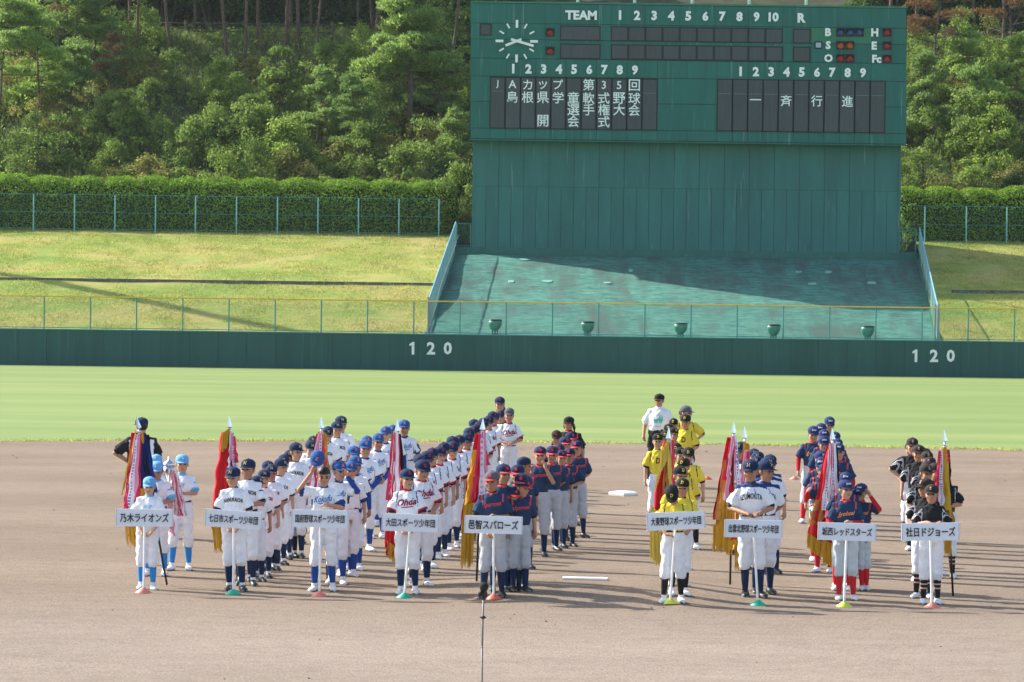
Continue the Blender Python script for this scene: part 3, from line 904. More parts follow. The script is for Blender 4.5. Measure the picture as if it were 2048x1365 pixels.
def make_shrub(mat, n=1500, size=0.07, R=1.3, H=1.8, gaps=8):
    blobs = []
    for _ in range(gaps):
        a = random.uniform(0, 6.28); q = random.uniform(0.0, 1.0) * R
        s_ = random.uniform(0.16, 0.40) * R
        blobs.append((math.cos(a) * q, math.sin(a) * q, random.uniform(0.15, 1.0) * H * (1.15 - 0.55 * (q / R)), s_, s_, s_ * random.uniform(0.6, 1.5)))
    C, nr = blob_points(blobs, n, 0.25); C = C + rng.normal(0, 0.05, C.shape)
    keep = C[:, 2] > 0.02
    fol = leaves_mesh('foliage', C[keep], nr[keep], size, mat)
    mb = MB()
    for bl in blobs:
        mid = Vector((bl[0] * 0.4, bl[1] * 0.4, bl[2] * 0.5)); mb.tube([(0, 0, -0.3), mid, bl[:3]], [0.03, 0.022, 0.008], 5)
    return {'foliage': fol, 'stem': mb.mesh('stem', [M['bark_grey']])}

def make_pine(H, R, pads, mat, lean=0.0, bare=0.4, tuft=0.17, ntuft=150, dead=False, trunk_r=0.10):
    tp = []
    ph = random.uniform(0, 6)
    for i in range(9):
        t = i / 8
        tp.append(Vector((lean * H * t + 0.032 * H * math.sin(t * 5 + ph) + 0.02 * H * math.sin(t * 11 + ph * 2) * t, 0.2 * math.sin(t * 3 + ph), -0.4 + (H + 0.3) * t)))
    mb = MB().tube(tp, [trunk_r * (1 - 0.72 * i / 8) for i in range(9)], 8)
    Cs, Ns = [], []
    for k in range(pads):
        t = bare + (1 - bare) * (k + random.uniform(0, 0.8)) / pads
        t = min(t, 0.99)
        j = t * 8; i0 = min(int(j), 7); p = tp[i0].lerp(tp[i0 + 1], j - i0)
        a = random.uniform(0, 6.28)
        reach = R * (1.0 - 0.75 * ((t - bare) / (1 - bare)) ** 1.4) * random.uniform(0.55, 1.05)
        tip = p + Vector((math.cos(a) * reach, math.sin(a) * reach, random.uniform(0.05, 0.45) * reach * 0.6))
        mid = p.lerp(tip, 0.5) + Vector((0, 0, -0.06 * reach))
        mb.tube([p, mid, tip], [0.045, 0.03, 0.01], 5)
        for q in (0.55, 0.8, 1.0):
            c = p.lerp(tip, q)
            s_ = R * random.uniform(0.20, 0.36) * (0.8 + 0.4 * q)
            C, nr = blob_points([(c.x + random.uniform(-.2, .2), c.y + random.uniform(-.2, .2), c.z + 0.1, s_, s_, s_ * 0.42)], int(ntuft * random.uniform(0.6, 1.2)), 0.35)
            Cs.append(C); Ns.append(nr)
    top = tp[-1]
    C, nr = blob_points([(top.x, top.y, top.z, R * 0.25, R * 0.25, R * 0.3)], ntuft, 0.3); Cs.append(C); Ns.append(nr)
    C = np.concatenate(Cs); Nn = np.concatenate(Ns)
    k = len(C)
    # a tuft is three thin blades fanning from one point, upward and outward
    VV = []
    for _ in range(3):
        dr = Nn * 0.7 + rng.normal(0, 0.75, (k, 3)); dr[:, 2] += 0.5; dr /= np.linalg.norm(dr, axis=1)[:, None]
        sd = np.cross(dr, rng.normal(0, 1, (k, 3))); sd /= np.linalg.norm(sd, axis=1)[:, None]
        ln = (tuft * rng.uniform(0.6, 1.2, k))[:, None]
        VV.append(np.stack([C - sd * ln * 0.16, C + sd * ln * 0.16, C + dr * ln + sd * ln * 0.07, C + dr * ln - sd * ln * 0.07], 1))
    V = np.concatenate(VV, 0).reshape(-1, 3)
    fol = mesh_np('crown', V, np.arange(len(V)).reshape(-1, 4), [mat])
    if dead:
        for _ in range(26):
            t = random.uniform(0.35, 0.98); j = t * 8; i0 = min(int(j), 7); p = tp[i0].lerp(tp[i0 + 1], j - i0)
            a = random.uniform(0, 6.28); r_ = R * random.uniform(0.5, 1.1)
            q = p + Vector((math.cos(a) * r_, math.sin(a) * r_, random.uniform(-0.1, 0.5) * r_))
            mb.tube([p, p.lerp(q, 0.5) + Vector((0, 0, 0.12)), q], [0.03, 0.018, 0.005], 4)
            for _ in range(2):
                c = p.lerp(q, random.uniform(0.4, 0.8)); mb.tube([c, c + Vector((random.uniform(-.5, .5), random.uniform(-.5, .5), random.uniform(0, .5)))], [0.012, 0.003], 4)
    return {'crown': fol, 'trunk': mb.mesh('trunk', [M['bark_grey'] if dead else M['bark_pine']], True)}

def make_broad(H, R, n, size, mat, bare=0.45, blobs_n=26, trunk_r=0.14, lean=0.0):
    tp = [Vector((lean * H * t + 0.25 * math.sin(t * 5 + H), 0.2 * math.sin(t * 3 + R), -0.4 + (H * 0.93) * t)) for t in np.linspace(0, 1, 8)]
    mb = MB().tube(tp, [trunk_r * (1 - 0.75 * i / 7) for i in range(8)], 8)
    blobs = []
    for k in range(blobs_n):
        t = random.uniform(bare, 1.0)
        a = random.uniform(0, 6.28); q = R * random.uniform(0.15, 0.85) * math.sqrt(max(0.1, 1 - ((t - (bare + 1) / 2) / (1 - bare)) ** 2 * 2.2))
        j = t * 7; i0 = min(int(j), 6); p = tp[i0].lerp(tp[i0 + 1], j - i0)
        c = p + Vector((math.cos(a) * q, math.sin(a) * q, 0))
        s_ = R * random.uniform(0.2, 0.38)
        blobs.append((c.x, c.y, c.z, s_, s_, s_ * random.uniform(0.55, 0.9)))
        b0 = tp[max(0, i0 - 1)]
        mb.tube([b0, b0.lerp(c, 0.55) + Vector((0, 0, 0.15)), c], [0.05, 0.03, 0.008], 5)
    C, nr = blob_points(blobs, n, 0.5)
    return {'crown': leaves_mesh('crown', C, nr, size, mat, 0.6), 'trunk': mb.mesh('trunk', [M['bark_grey']], True)}

def plant(name, kit, loc, s=1.0, rz=0.0, sz=None, label='', cat='tree', group=None, tilt=0.0):
    o = empty(name, loc, rz)
    o.rotation_euler = (0, tilt, rz)
    o.scale = (s, s, sz or s)
    for k, me in kit.items(): link(k, me, o)
    return setp(o, label, cat, group)

# hill under the wood
xs = np.arange(-70, 90.1, 1.6); ys = np.concatenate([np.arange(162, 204, 1.0), np.arange(204, 281, 4.0)])
ys = np.concatenate([[161.9], ys])
V = [(x, y, hill_z(x, y) if y > 161.95 else 4.0) for y in ys for x in xs]; nx = len(xs)
Fc = [(j * nx + i, j * nx + i + 1, (j + 1) * nx + i + 1, (j + 1) * nx + i) for j in range(len(ys) - 1) for i in range(nx - 1)]
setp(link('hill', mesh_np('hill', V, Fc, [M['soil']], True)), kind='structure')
def hill_at(px, py):
    d = 163.0
    while d < 270:
        p = at(px, py, d)
        if p.z <= hill_z(p.x, d): return p
        d += 0.2
    return p

def hidden(x, y, m=1.0):
    k = y / 158.0
    return (-1.95 * k + m < x < 17.8 * k - m) and y > 158
def inview(x, y, m=1.5): return at(0, 300, y).x - m < x < at(2048, 300, y).x + m

# hedges: rounded, clipped, one per side
def hedge(xa, xb, side, notch=None):
    o = empty('hedge', ((xa + xb) / 2, 161.4, 5.8))
    setp(o, 'clipped green hedge with a rounded lumpy top behind the teal fence, %s of the scoreboard' % ('left' if side < 0 else 'right'), 'hedge', 'clipped hedges')
    ox = o.location.x
    W = xb - xa
    n = int(W * 1150)
    lump = lambda x: abs(math.sin((x * 1.0 + 0.5 * math.sin(x * 0.37)) * math.pi / 1.75)) ** 0.55
    htop = lambda x: 2.28 + 0.24 * lump(x) + 0.12 * noise.noise((x * 0.5, 0, 0))
    u = rng.uniform(0, 1, n); x = rng.uniform(xa, xb, n)
    C, Nn = [], []
    for xi, ui in zip(x, u):
        h = htop(xi); dp = 0.84 + 0.16 * lump(xi)
        # profile arc: front face, rounded shoulder, top, back
        s_ = ui * (h + 1.9)
        hf = h - 0.45
        if s_ < hf: yy, zz_, ny, nz = -dp + 0.06 * noise.noise((xi * 2, s_ * 2, 0)) * 2, s_, -1, 0.1
        else:
            a = (s_ - hf) / (h + 1.9 - hf) * math.pi * 0.75
            yy = -dp * math.cos(a); zz_ = hf + 0.45 * math.sin(min(a, math.pi / 2) if a < math.pi / 2 else a); ny, nz = -math.cos(a), math.sin(a) + 0.1
        q = 0.09 * noise.noise((xi * 1.7, yy * 2, zz_ * 1.7)) + random.uniform(-0.09, 0.05)
        C.append((xi - ox, yy + ny * q, zz_ + nz * q)); Nn.append((0.3 * random.uniform(-1, 1), ny, nz))
    link('foliage', leaves_mesh('foliage', np.array(C), np.array(Nn), 0.052, M['leaf_hedge'], 0.6, 0.55), o)
    mb = MB(); m = int(W / 0.35); V = []
    for i in range(m + 1):
        xi = xa + W * i / m; h = htop(xi) - 0.12; dp = 0.74
        for (yy, zz_) in ((-dp, -0.2), (-dp, h - 0.5), (-dp * 0.7, h - 0.12), (0, h), (dp, h - 0.3), (dp, -0.2)): V.append((xi - ox, yy, zz_))
    Fc = [(i * 6 + k, i * 6 + k + 1, (i + 1) * 6 + k + 1, (i + 1) * 6 + k) for i in range(m) for k in range(5)]
    mb.add(V, Fc).obj('branches', M['hedge_core'] if 'hedge_core' in M else M.setdefault('hedge_core', plain('hedge inside', (0.022, 0.035, 0.012), 0.95, var=0.5, scale=3)), o)
hedge(-27.5, at(915, 420, 161.4).x, -1); hedge(at(1796, 420, 161.4).x, 34, 1)

# kits
bush = [make_shrub(M['leaf_bush'], 2900, 0.068, random.uniform(1.1, 1.6), random.uniform(1.4, 2.6), random.randint(16, 26)) for _ in range(5)]
bushy = [make_shrub(M['leaf_yellow'], 2000, 0.065, 1.3, random.uniform(1.3, 2.2), 20) for _ in range(2)]
bushd = [make_shrub(M['leaf_dark'], 2800, 0.08, 1.4, 2.0, 16) for _ in range(2)]
pines = [make_pine(7.5, 2.2, 17, M['needle'], 0.02, 0.35), make_pine(5.0, 1.7, 15, M['needle'], -0.03, 0.22, 0.16), make_pine(9.0, 2.4, 16, M['needle'], 0.03, 0.5),
         make_pine(3.4, 1.3, 13, M['needle'], 0.0, 0.12, 0.15, 120, trunk_r=0.07)]
pine_big = make_pine(8.4, 2.6, 30, M['needle'], 0.0, 0.42, 0.19, 190, trunk_r=0.16)
pine_dead = make_pine(9.5, 2.6, 13, M['needle_dead'], 0.02, 0.45, 0.18, 90, dead=True)
pine_tall = [make_pine(14, 2.4, 12, M['needle'], 0.02, 0.55, 0.2, 120), make_pine(15, 2.2, 11, M['needle'], -0.02, 0.6, 0.2, 120)]
broad = [make_broad(6.0, 1.9, 5000, 0.10, M['leaf_bush'], 0.25, trunk_r=0.07), make_broad(11, 2.8, 7500, 0.13, M['leaf_dark'], 0.4), make_broad(12, 3.2, 8500, 0.14, M['leaf_dark'], 0.2)]

# the shrub at the end of the left hedge
p = hill_at(905, 470)
plant('shrub', bush[0], (at(910, 460, 160.9).x, 160.9, 5.5), 1.0, 0.4, 1.45, 'rounded glossy shrub at the hedge end beside the scoreboard house', 'shrub')

for px_, kk in ((930, 1), (1818, 0)):
    plant('shrub', bush[2 + kk], (at(px_, 470, 160.9).x, 160.9, 5.3), 0.75, 1.2, 0.8, 'small shrub behind the little gate %s of the scoreboard house' % ('left' if kk else 'right'), 'shrub')
# undergrowth
pts = []
while len(pts) < 60000:
    y = random.uniform(162.8, 196); x = random.uniform(-29, 36)
    if hidden(x, y, 1.5): continue
    if noise.noise((x * 0.35, y * 0.35, 4)) < random.uniform(-0.4, 0.35): continue
    pts.append((x, y, hill_z(x, y)))
setp(blades('undergrowth', M['grass_tall'], pts, 0.75, 0.035, 0.3), 'tall weeds and grass growing between the shrubs on the hillside', 'undergrowth', kind='stuff')
C = []
while len(C) < 60000:
    y = random.uniform(162.8, 250); x = random.uniform(-33, 42)
    if hidden(x, y, 1.5): continue
    C.append((x, y, hill_z(x, y) + random.uniform(0.0, 0.7)))
C = np.array(C)
setp(link('ground_foliage', leaves_mesh('ground_foliage', C, np.tile(np.array([[0, -0.5, 1.0]]), (len(C), 1)), 0.13, M['leaf_bush'], 0.6, 0.7)), 'low leafy growth covering the floor of the wood', 'undergrowth', kind='stuff')

# shrubs over the lower slope
cnt = 0
tries = 0
while cnt < 270 and tries < 5000:
    tries += 1
    y = 163.2 + 28.5 * random.random() ** 1.1; x = random.uniform(-28, 35)
    if hidden(x, y, 1.2) or not inview(x, y, 1.0): continue
    if y > 185.5 and -19 < x < -8: continue        # open verge below the log fence
    r = random.random()
    s = random.uniform(0.55, 1.2)
    if y < 166: s *= 0.65
    if r < 0.66: kit, lab = random.choice(bush), 'mid green leafy shrub among the others on the wooded slope'
    elif r < 0.92: kit, lab = random.choice(bushy), 'yellowing olive shrub among the greener ones on the wooded slope'
    else: kit, lab = random.choice(bushd), 'dark green shrub among the paler ones on the wooded slope'
    g = lab.split(' among')[0] + 's of the slope'
    plant('shrub', kit, (x, y, hill_z(x, y) - 0.15), s, random.uniform(0, 6.28), s * random.uniform(0.8, 1.3), lab, 'shrub', g)
    cnt += 1

def put(kit, px, py, s, label, name='pine_tree', rz=None, sz=None, group=None, d=None, tilt=0.0):
    if d is None: p = hill_at(px, py)
    else: p = at(px, py, d); p.z = hill_z(p.x, d)
    return plant(name, kit, (p.x, p.y, hill_z(p.x, p.y) - 0.1), s, random.uniform(0, 6.28) if rz is None else rz, sz, label, 'tree', group, tilt)
put(pine_big, 812, 290, 0.98, 'big bright green pine with a broad crown just left of the scoreboard')
put(pines[0], 700, 345, 0.62, 'slender young pine with bright layered needles left of the big bright pine')
put(pines[1], 640, 300, 0.8, 'short bright green pine halfway up the slope left of the young slender pine')
put(pines[1], 880, 270, 0.95, 'low spreading pine partly behind the big one nearest the scoreboard')
put(pines[3], 905, 345, 0.9, 'small dense pine at the foot of the slope beside the scoreboard')
put(pines[0], 145, 175, 0.95, 'red-trunked leaning pine at the upper left of the slope', tilt=-0.08)
put(pines[0], 70, 270, 0.85, 'broad green pine with thin grey trunk at the far left of the slope')
put(pines[2], 8, 285, 0.8, 'dark-trunked pine cut off by the left edge of the photo')
put(pines[1], 190, 180, 0.95, 'bushy layered pine right of the red-trunked leaning one')
put(pines[3], 150, 235, 1.1, 'small bright pine below the red-trunked leaning one')
put(pines[3], 215, 315, 0.9, 'thin young tree with yellow tips low on the left slope')
put(pine_dead, 1872, 215, 0.8, 'half dead pine with rusty brown needles right of the scoreboard')
put(pines[3], 1928, 220, 1.25, 'young pointed pine standing alone right of the scoreboard')
put(pine_dead, 2014, 190, 0.9, 'tall pine with bare dead branches near the right edge')
put(pines[1], 1850, 300, 0.95, 'bright green pine directly beside the right end of the scoreboard')
put(pines[1], 2035, 240, 0.85, 'pine with drooping green pads cut off by the right edge')
put(pines[3], 1960, 300, 1.2, 'low pine in the middle of the right slope')
put(pine_dead, 118, 150, 0.55, 'sparse pine with rusty needles near the upper left corner', tilt=.06)
put(pine_dead, 225, 215, 0.4, 'small brown dying pine on the left slope')
put(broad[0], 250, 330, 0.7, 'small broadleaf tree low on the left slope', 'broadleaf_tree')
put(broad[0], 500, 330, 0.65, 'rounded broadleaf sapling in the middle of the left slope', 'broadleaf_tree')
put(broad[0], 1985, 335, 0.7, 'rounded broadleaf tree low on the right slope', 'broadleaf_tree')
put(broad[0], 560, 250, 0.75, 'leafy sapling above the middle of the left slope', 'broadleaf_tree')
# thin trunks along the path on the crest
trunks = [(290, 118), (335, 150), (385, 75), (448, 145), (482, 140), (518, 110), (575, 98), (597, 100), (648, 165), (712, 78), (733, 60), (745, 200), (875, 88), (908, 160), (930, 70), (62, 60), (118, 20), (352, 55), (1995, 130), (1905, 70), (1840, 60)]
for i, (px, py) in enumerate(trunks):
    put(pine_tall[i % 2], px, py, random.uniform(0.8, 1.1), 'tall thin-trunked pine among those on the crest by the log fence', group='thin-trunked pines on the crest')
n = 0
while n < 26:
    y = random.uniform(190, 199); x = random.uniform(-30, 38)
    if hidden(x, y, 2.0): continue
    plant('pine_tree', pine_tall[n % 2], (x, y, hill_z(x, y)), random.uniform(0.8, 1.15), random.uniform(0, 6), None, 'tall thin-trunked pine among those on the crest by the log fence', 'tree', 'thin-trunked pines on the crest'); n += 1
n = 0
while n < 95:
    y = random.uniform(200, 246); x = random.uniform(-38, 50)
    if hidden(x, y, 3.0): continue
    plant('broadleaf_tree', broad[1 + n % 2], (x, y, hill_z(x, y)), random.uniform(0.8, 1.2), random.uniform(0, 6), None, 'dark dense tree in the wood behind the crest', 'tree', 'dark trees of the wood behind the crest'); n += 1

n = 0
while n < 70:
    y = random.uniform(197, 212); x = random.uniform(-33, 41)
    if hidden(x, y, 2.0): continue
    s_ = random.uniform(1.3, 2.3)
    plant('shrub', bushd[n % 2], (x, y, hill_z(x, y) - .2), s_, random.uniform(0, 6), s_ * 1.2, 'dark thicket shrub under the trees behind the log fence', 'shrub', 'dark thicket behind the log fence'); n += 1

# log fence on the crest
def log_fence(pa, pb, py, side):
    A = at(pa, py, 191.5); B = at(pb, py, 191.5)
    z0 = hill_z((A.x + B.x) / 2, 191.5) + 0.1
    o = empty('log_fence', ((A.x + B.x) / 2, 191.5, z0))
    setp(o, 'brown log fence with two rails along the path at the top of the %s slope' % side, 'fence')
    w = (B.x - A.x) / 2; n = max(2, int(2 * w / 5.0) + 1)
    pm = MB().tube([(0, 0, -0.4), (0, 0, 1.15)], 0.11, 8).mesh('post', [M['wood']], True)
    for i in range(n + 1): link('post', pm, o, (-w + 2 * w * i / n, 0, 0))
    for z in (0.55, 0.98): MB().tube([(-w, 0.02, z), (w, 0.02, z)], 0.045, 6).obj('rail', M['wood'], o, True)
log_fence(225, 665, 98, 'left'); log_fence(1893, 2060, 108, 'right')

# ================================================================== people
SKIN = NT('skin'); _p = SKIN.pr(0.6, 0, 0.35)
_v = SKIN.coord('Object'); _oi = SKIN.n('ShaderNodeObjectInfo')
_c = SKIN.ramp(_oi.outputs['Random'], [(0.0, (0.36, 0.175, 0.105)), (0.5, (0.44, 0.235, 0.145)), (1.0, (0.52, 0.30, 0.20))])
SKIN.l(SKIN.mix(1.0, _c, SKIN.ramp(SKIN.noise(_v, 25, 2), [(0.3, (0.93, 0.9, 0.9)), (0.7, (1.05, 1.03, 1.0))]), 'MULTIPLY'), _p.inputs['Base Color'])
_p.inputs['Subsurface Weight'].default_value = 0.0
M['skin'] = SKIN.m
M['eye'] = plain('eye', (0.018, 0.012, 0.010), 0.3)
M['brow'] = plain('brow', (0.045, 0.028, 0.022), 0.8)
M['lips'] = plain('lips', (0.36, 0.135, 0.11), 0.5)
M['hair'] = plain('black hair', (0.014, 0.011, 0.010), 0.55)
M['belt'] = plain('black belt', (0.012, 0.012, 0.014), 0.5)

HC = Vector((0, 0, 1.368))        # head centre of the 1.5 m tall figure
NP = Vector((0, 0.012, 1.262))    # pivot of the head on the neck

def head_matrix(yaw=0.0, pitch=0.0, rollh=0.0, hs=1.0):
    R = Matrix.Rotation(rad(yaw), 4, 'Z') @ Matrix.Rotation(rad(pitch), 4, 'X') @ Matrix.Rotation(rad(rollh), 4, 'Y')
    return Matrix.Translation(NP) @ R @ Matrix.Scale(hs, 4) @ Matrix.Translation(-NP)

ARMS = {   # per side (-1 = picture left, +1 = picture right): elbow, wrist, hand direction, palm normal
    'sides': (((-.205, .02, .97), (-.215, -.035, .785), (0.05, -.12, -1)), ((.205, .02, .97), (.215, -.035, .785), (-0.05, -.12, -1))),
    'loose': (((-.215, .03, .97), (-.225, -.06, .79), (0.12, -.25, -1)), ((.20, .035, .97), (.195, -.02, .78), (-0.1, -.1, -1))),
    'back': (((-.215, .07, .985), (-.075, .155, .87), (1, 0.1, -.3)), ((.215, .07, .985), (.075, .165, .85), (-1, .1, -.3))),
    'front': (((-.215, .0, .975), (-.065, -.165, .83), (.7, -.35, -.7)), ((.215, .0, .975), (.065, -.165, .84), (-.7, -.3, -.75))),
    'sign_low': (((-.205, -.03, .965), (-.065, -.205, .775), (.75, -.25, -.6)), ((.205, -.03, .965), (.065, -.205, .765), (-.75, -.25, -.6))),
    'sign_high': (((-.235, .0, .965), (-.085, -.215, .925), (.75, -.55, -.15)), ((.235, .0, .965), (.085, -.215, .925), (-.75, -.55, -.15))),
    'sign_over': (((-.225, -.01, .98), (-.085, -.215, 1.03), (.6, -.55, -.2)), ((.225, -.01, .98), (.085, -.215, 1.03), (-.6, -.55, -.2))),
    'sign_split': (((-.205, -.03, .965), (-.065, -.195, .785), (.55, -.3, -.75)), ((.21, -.0, .95), (.055, -.195, .965), (-.75, -.35, .35))),
    'cap_lift': (((-.30, -.05, 1.20), (-.135, -.10, 1.42), (.45, -.1, 1)), ((.235, -.06, .99), (.08, -.225, 1.035), (-.95, -.25, .1))),
    'sign_bow': (((-.235, -.05, 1.0), (-.10, -.20, .86), (.95, -.2, -.1)), ((.225, -.09, 1.0), (.06, -.215, 1.07), (-.8, -.2, .3))),
    'face_r': (((-.205, .02, .97), (-.215, -.035, .785), (0, -.12, -1)), ((.20, -.15, 1.02), (.085, -.205, 1.21), (-.35, .15, 1))),
    'face_l': (((-.20, -.15, 1.02), (-.07, -.205, 1.20), (.35, .15, 1)), ((.205, .02, .97), (.215, -.035, .785), (0, -.12, -1))),
    'cap_adj': (((-.205, .02, .97), (-.20, -.035, .785), (0, -.12, -1)), ((.27, -.08, 1.13), (.125, -.13, 1.33), (-.4, .1, .8))),
    'hip': (((-.205, .02, .97), (-.215, -.035, .785), (0, -.12, -1)), ((.315, .035, 1.03), (.165, -.02, .92), (-.75, -.5, -.5))),
    'hip_l': (((-.315, .035, 1.03), (-.165, -.02, .92), (.75, -.5, -.5)), ((.205, .02, .97), (.215, -.035, .785), (0, -.12, -1))),
    'trophy': (((-.195, -.07, 1.0), (-.14, -.225, 1.06), (.5, -.6, .4)), ((.195, -.07, 1.0), (.055, -.235, 1.0), (-.6, -.6, .3))),
    'flag': (((-.235, -.09, 1.02), (-.20, -.245, 1.12), (.3, -.6, .35)), ((.205, -.06, .98), (-.08, -.225, .93), (-.9, -.4, 0.1))),
    'flag_l': (((-.205, -.06, .98), (.08, -.225, .93), (.9, -.4, .1)), ((.235, -.09, 1.02), (.20, -.245, 1.12), (-.3, -.6, .35))),
    'belly': (((-.225, .0, .985), (-.055, -.155, .93), (.9, -.2, -.2)), ((.225, .0, .985), (.055, -.165, .93), (-.9, -.25, -.2))),
}
STANCES = {
    'a': (((-.072, 0, .80), (-.082, -.012, .455), (-.092, .012, .075), -8), ((.072, 0, .80), (.082, -.012, .455), (.092, .012, .075), 8)),
    'b': (((-.072, 0, .80), (-.095, -.03, .455), (-.12, -.02, .075), -16), ((.072, 0, .80), (.088, -.005, .455), (.105, .03, .075), 12)),
    'c': (((-.072, 0, .80), (-.075, -.01, .455), (-.07, .015, .075), -4), ((.072, 0, .80), (.085, -.035, .46), (.10, -.035, .075), 18)),
}

def hand_geo(mb, wrist, dirv, side, mi=0):
    """palm, four fingers of different lengths and a thumb, slightly curled"""
    d = Vector(dirv).normalized()
    w = Vector(wrist)
    pn = Vector((-side, -0.6, 0)).normalized()                # palm looks inward
    if abs(d.dot(pn)) > 0.8: pn = Vector((0, 0, -1))
    sd = d.cross(pn).normalized(); pn = sd.cross(d).normalized()
    palm_end = w + d * 0.062
    mb.capsule(w + d * 0.012 + sd * 0.008, palm_end + sd * 0.016, 0.021, 0.017, 8, mi)
    mb.capsule(w + d * 0.012 - sd * 0.008, palm_end - sd * 0.016, 0.020, 0.016, 8, mi)
    for k, ln in enumerate((0.052, 0.060, 0.056, 0.044)):
        o = sd * (0.026 - 0.0175 * k)
        a = palm_end + o - d * 0.012
        b = a + (d + pn * 0.25).normalized() * (ln * 0.55)
        c = b + (d * 0.6 + pn * 0.75).normalized() * (ln * 0.5)
        mb.tube([a, b, c], [0.0086, 0.0078, 0.0058], 6, mi)
    a = w + d * 0.022 + sd * 0.02
    b = a + (sd * 0.8 + d * 0.7 + pn * .2).normalized() * 0.030
    c = b + (d * 0.9 + sd * 0.1 + pn * 0.5).normalized() * 0.024
    mb.tube([a, b, c], [0.0115, 0.010, 0.0070], 6, mi)

def body_mesh(pose, HM, stance):
    mb = MB()
    mb.rings([(0, 0, .77, .10, .075), (0, 0, .86, .118, .085), (0, 0, .93, .112, .08), (0, 0, 1.05, .13, .09), (0, 0, 1.15, .120, .078), (0, .005, 1.195, .08, .058), (0, .01, 1.235, .045, .045)], 16)
    mb.capsule((0, .012, 1.20), (NP.x, NP.y - .004, NP.z + .03), .047, .045, 12)
    arms, hands = ARMS[pose], MB()
    for s, (el, wr, hd) in zip((-1, 1), arms):
        sh = (s * .124, .01, 1.165)
        mb.capsule(sh, el, .036, .034); mb.capsule(el, wr, .034, .023)
        hand_geo(hands, wr, hd, s)
    for (hp, kn, an, _) in STANCES[stance]:
        mb.capsule(hp, kn, .075, .048); mb.capsule(kn, an, .048, .03)
        mb.capsule((an[0], an[1] + .01, .055), (an[0], an[1] - .05, .035), .024, .018)
    # head
    H_ = MB()
    H_.ellipsoid(HC + Vector((0, .012, .018)), (.080, .096, .092), 18, 12)
    H_.ellipsoid(HC + Vector((0, -.012, -.050)), (.065, .074, .070), 16, 10)
    H_.ellipsoid(HC + Vector((0, -.045, -.092)), (.035, .034, .028), 12, 8)
    for s in (-1, 1):
        H_.ellipsoid(HC + Vector((s * .038, -.058, -.030)), (.030, .026, .026), 10, 7)
        H_.ellipsoid(HC + Vector((s * .082, .016, -.010)), (.010, .018, .030), 8, 6)
    H_.capsule(HC + Vector((0, -.082, .006)), HC + Vector((0, -.099, -.028)), .010, .0135, 8)
    mb.add([HM @ Vector(v) for v in H_.v], H_.f)
    me = remesh(mb, 0.0115, 2, 0.5)
    n0 = len(me.polygons)
    V = [tuple(v.co) for v in me.vertices]; Fc = [tuple(p.vertices) for p in me.polygons]
    out = MB().add(V, Fc, 0)
    out.add(hands.v, hands.f, 0)
    E_ = MB()
    for s in (-1, 1):
        E_.ellipsoid(HC + Vector((s * .033, -.0815, .000)), (.0185, .0110, .0078), 10, 6, 1)
        E_.ellipsoid(HC + Vector((s * .034, -.0840, .022)), (.0215, .0085, .0048), 10, 5, 2)
    E_.ellipsoid(HC + Vector((0, -.0850, -.062)), (.0230, .0095, .0062), 10, 6, 3)
    base = len(out.v)
    out.v += [tuple(HM @ Vector(v)) for v in E_.v]; out.f += [tuple(i + base for i in f) for f in E_.f]; out.m += E_.m
    bpy.data.meshes.remove(me)
    return out.mesh('body', [M['skin'], M['eye'], M['brow'], M['lips']], True)

def fold(me, amp, sc, zs=(1, 1, 1), seed=0):
    n = len(me.vertices)
    co = np.empty(n * 3, dtype=np.float32); me.vertices.foreach_get('co', co); co = co.reshape(-1, 3)
    no = np.empty(n * 3, dtype=np.float32); me.vertices.foreach_get('normal', no); no = no.reshape(-1, 3)
    d = np.array([noise.noise((x * sc * zs[0] + seed, y * sc * zs[1], z * sc * zs[2])) + 0.5 * noise.noise((x * sc * 2.3, y * sc * 2.3 + seed, z * sc * 1.7)) for x, y, z in co], dtype=np.float32)
    co += no * (d * amp)[:, None]
    me.vertices.foreach_set('co', co.ravel()); me.update()
    return co

def facecent(me):
    c = np.empty(len(me.polygons) * 3, dtype=np.float32); me.polygons.foreach_get('center', c)
    return c.reshape(-1, 3)

def finish(me, idx, nslots=3):
    for _ in range(nslots): me.materials.append(None)
    me.polygons.foreach_set('material_index', np.asarray(idx, dtype=np.int32))
    me.polygons.foreach_set('use_smooth', np.ones(len(me.polygons), dtype=bool)); me.update()
    return me

